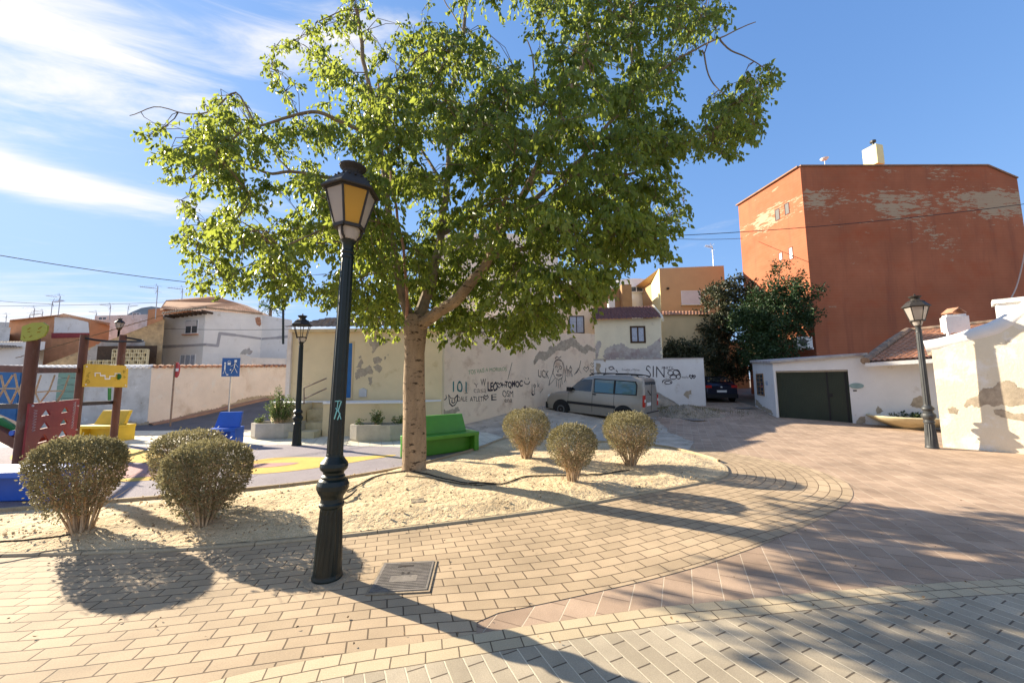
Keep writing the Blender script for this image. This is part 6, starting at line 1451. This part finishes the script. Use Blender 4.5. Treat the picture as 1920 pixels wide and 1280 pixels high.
# rubble barn with sloping roof
bA = [(30, 23), (272, 22.6), (309, 22.6)]
hb, f, zt = house('barn', [(85, 21.5), (309, 22)], [683, 598], 'old rubble stone barn with a long sloping tiled roof', 'stone', 4, cat='barn')
tiled(hb, P(30, 672, 21.2), P(30, 672, 25.5), P(306, 592, 26), P(306, 592, 21.6), 'terra_old')
patch(hb, [(150, 688), (150, 668), (190, 640), (235, 642), (272, 640), (272, 690)], f[0], f[1], 'greyrender', .01)
# pierced breeze block screen
hs = empty('block_screen', tuple(P(230, 670, 21.0)), 'pierced breeze block screen wall below the barn roof', 'wall'); m = MB(); SA, SB = W2(160, 20.8), W2(274, 20.8)
zS0 = P(230, 690, 20.8).z; zS1 = P(230, 655, 20.8).z; nc = 14; nr = 5
for i in range(nc+1):
    u = SA.x+(SB.x-SA.x)*i/nc; lim = zS1 if i > 5 else zS0+.45; m.box((u, 20.8, (zS0+lim)/2-.2), (.05, .12, lim-zS0+.4))
    if i < nc:
        for j in range(nr+1):
            z = zS0+(zS1-zS0)*j/nr
            if z <= lim+.01: m.box((u+(SB.x-SA.x)/nc/2, 20.8, z), ((SB.x-SA.x)/nc-.05, .12, .05)); m.box((u+(SB.x-SA.x)/nc/2, 20.8, z+.1), (.06, .10, .15)) if (i+j) % 2 and z+.15 < lim else None
m.build('blocks', M['stoneware'], hs, world=True)
m = MB(); m.box(((SA.x+SB.x)/2, 21.3, 2.2), (SB.x-SA.x, .04, 3.2)); m.build('backing', M['wood'], hs, world=True)
# orange house and white gable
ho, f, zt = house('house', [(18, 34), (102, 33), (170, 33), (206, 34)], [602, 591, 600, 610], 'orange brick house with a white gable far left', 'brickred', 5)
patch(ho, [(103, 594), (130, 595), (166, 604), (168, 624), (101, 624)], f[1], f[2], 'white', .02, 'white_gable', jit=.5); patch(ho, [(97, 624), (168, 624), (168, 632), (97, 634)], f[1], f[2], 'redpanel', .03, 'maroon_band', jit=.3)
tiled(ho, P(18, 603, 33.5), P(104, 592, 32.7), P(120, 590, 35), P(20, 600, 36), 'brickred'); tiled(ho, P(104, 593, 32.7), P(206, 610, 33.5), P(206, 606, 36), P(120, 588, 35.5), 'brickred')
h10, f, zt = house('house', [(-120, 26), (0, 26), (85, 25.5)], [645, 642, 640], 'white shed with a tiled edge behind the left playground post', 'white', 3)
tiled(h10, P(-120, 655, 25.6), P(40, 652, 25.6), P(44, 640, 26.5), P(-120, 640, 26.5), 'terra_old')
h11, f, zt = house('house', [(-100, 30), (20, 30)], [612, 614], 'pale grey block house at the left edge', 'greywhite', 4)
h12, f, zt = house('house', [(178, 42), (250, 42), (300, 40)], [592, 590, 588], 'distant pale flats with windows left of the red roof', 'greywhite', 5)
window(h12, f[0], f[1], 250-2, 587, 262, 598, frame='wframe', pane='glass', mull=1); window(h12, f[0], f[1], 184, 594, 200, 600, frame='wframe', pane='glass', mull=1)
h13, f, zt = house('house', [(278, 36), (330, 35)], [580, 575], 'small orange walled attic beside the red roof', 'brickred', 3)
h14, f, zt = house('house', [(-200, 70), (40, 66)], [597, 605], 'faraway pale houses beyond the orange house', 'greywhite', 5)
# blue door / dark things seen through the rope bridge
gt = empty('yard_gate', (LA.x+3, 15.3, 0), 'blue painted gate in the grey wall behind the rope net', 'gate'); m = MB(); q = P(6, 730, 15.45); m.box((q.x, 15.5, 1.1), (1.2, .08, 2.2)); m.build('gate_leaf', M['bluedoor'], gt, world=True)
gt2 = empty('yard_gate', (W2(125, 15.3).x, 15.3, 0), 'pale green slatted gate in the grey wall right of the net', 'gate'); m = MB(); q = P(125, 730, 15.45)
for j in range(8): m.box((q.x, 15.46, .2+.27*j), (.75, .06, .25))
m.build('gate_leaf', M['greenery'], gt2, world=True)

# palm far away
q = P(507, 590, 33); pa = empty('palm_tree', (q.x, q.y, 1), 'small distant palm top behind the white house roof', 'palm'); m = MB(); ztp = P(507, 577, 33).z-1; m.tube([(0, 0, 0), (0, 0, ztp)], .12, 8); m.build('trunk', M['limb'], pa)
ps = []; ds = []
for i in range(20):
    a = 2*PI*i/20; el = random.uniform(-.5, .9)
    for k in range(14):
        t_ = k/14; q_ = Vector((math.cos(a)*math.cos(el), math.sin(a)*math.cos(el), math.sin(el)+.2))*.95*t_+Vector((0, 0, -.6*t_*t_+ztp)); ps.append(tuple(q_)); ds.append((math.cos(a)+random.gauss(0, .5), math.sin(a)+random.gauss(0, .5), random.gauss(0, .4)-.5*t_))
leaves(np.array(ps), np.array(ds), .30, .05, 'crown', M['palm'], pa)
# hills
m = MB(); N_ = 60
for i in range(N_+1):
    x_ = -620+i*11; y_ = 420; h_ = 62+30*math.exp(-((x_+395)/40)**2)+8*noise.noise(Vector((x_*.02, 0, 0)))-.06*max(0, x_+380)
    h_ = max(3, h_*.95); m.v += [(x_, y_, -5), (x_, y_, h_), (x_, y_+150, -5)]
for i in range(N_): a = 3*i; m.f += [(a, a+3, a+4, a+1), (a+1, a+4, a+5, a+2)]
tag(m.build('hills', M['hill'], smooth=True), kind='structure')

# antennas
def antenna(px, pyb, pyt, D, label, w=1.0, flip=1):
    b = P(px, pyb, D); t_ = P(px, pyt, D); r = empty('antenna', b, label, 'antenna', 'rooftop television antennas'); h = t_.z-b.z
    MB().tube([(0, 0, 0), (0, 0, h)], .028, 6).build('mast', M['steel'], r); m = MB(); zz = h*.93; m.tube([(0, 0, zz), (-w*1.1*flip, 0, zz+.16)], .02, 5)
    for i in range(9): x_ = -w*(.15+.115*i)*flip; m.tube([(x_, -.18, zz+.16*abs(x_)/1.1/w), (x_, .18, zz+.16*abs(x_)/1.1/w)], .010, 4); m.tube([(x_, 0, zz+.1), (x_, 0, zz+.25)], .008, 4)
    for s_ in (-1, 1):
        m.tube([(0, 0, zz), (.05*flip-.2*flip, 0, zz+s_*.38)], .014, 4); m.tube([(.02, -.3, zz+s_*.22), (.02, .3, zz+s_*.22)], .010, 4)
    m.build('aerial', M['steel'], r); return r
antenna(291, 598, 537, 28, 'tall thin antenna with long arm above the barn roof end', 1.2); antenna(341, 562, 541, 33, 'antenna standing on the red roof next to the lowest leaves', 1.2); antenna(109, 592, 555, 33, 'antenna on the white gable of the orange house', 1.1); antenna(95, 596, 565, 34, 'antenna just left of the gable antenna', .9, -1)
antenna(205, 600, 572, 38, 'antenna right of the orange house', 1.0); antenna(239, 592, 574, 45, 'small antenna on the distant flats', 1.0, -1); antenna(62, 604, 578, 38, 'antenna above the left part of the orange house', 1.0); antenna(54, 606, 590, 40, 'short antenna at the orange house left end', 1.0, -1); antenna(78, 604, 584, 40, 'antenna over the green head panel', .8); antenna(485, 588, 553, 33, 'bare mast antenna right of the red roof', .3)
antenna(1338, 500, 462, 29, 'antenna on top of the tan house', .5); antenna(10, 612, 590, 44, 'antenna at the far left edge', 1.0); antenna(180, 600, 586, 44, 'tiny antenna beyond the orange roof', .8)

# cables
def cable(a, b, sag, label, r=.016):
    a = P(*a); b = P(*b); pts = []
    for i in range(17): t_ = i/16; q = a.lerp(b, t_); q.z -= sag*4*t_*(1-t_); pts.append(q)
    o = MB().tube(pts, r, 5).build('overhead_cable', M['cable']); tag(o, label, 'cable', 'overhead cables')
cable((-80, 465, 14), (420, 536, 20), .12, 'thick overhead cable crossing the sky at far left', .018); cable((-80, 556, 30), (100, 570, 33), .1, 'thin cable dropping to the gable antenna'); cable((-80, 574, 34), (420, 562, 34), .15, 'thin horizontal cable over the left rooftops')
cable((1240, 443, 22), (1925, 382, 21), .25, 'cable crossing the face of the red building', .02); cable((1270, 448, 24), (1392, 447, 26), .05, 'thin cable from the leaves to the red building corner')
cable((300, 616, 23), (560, 617, 23), .05, 'wire strung along the white house front', .012)
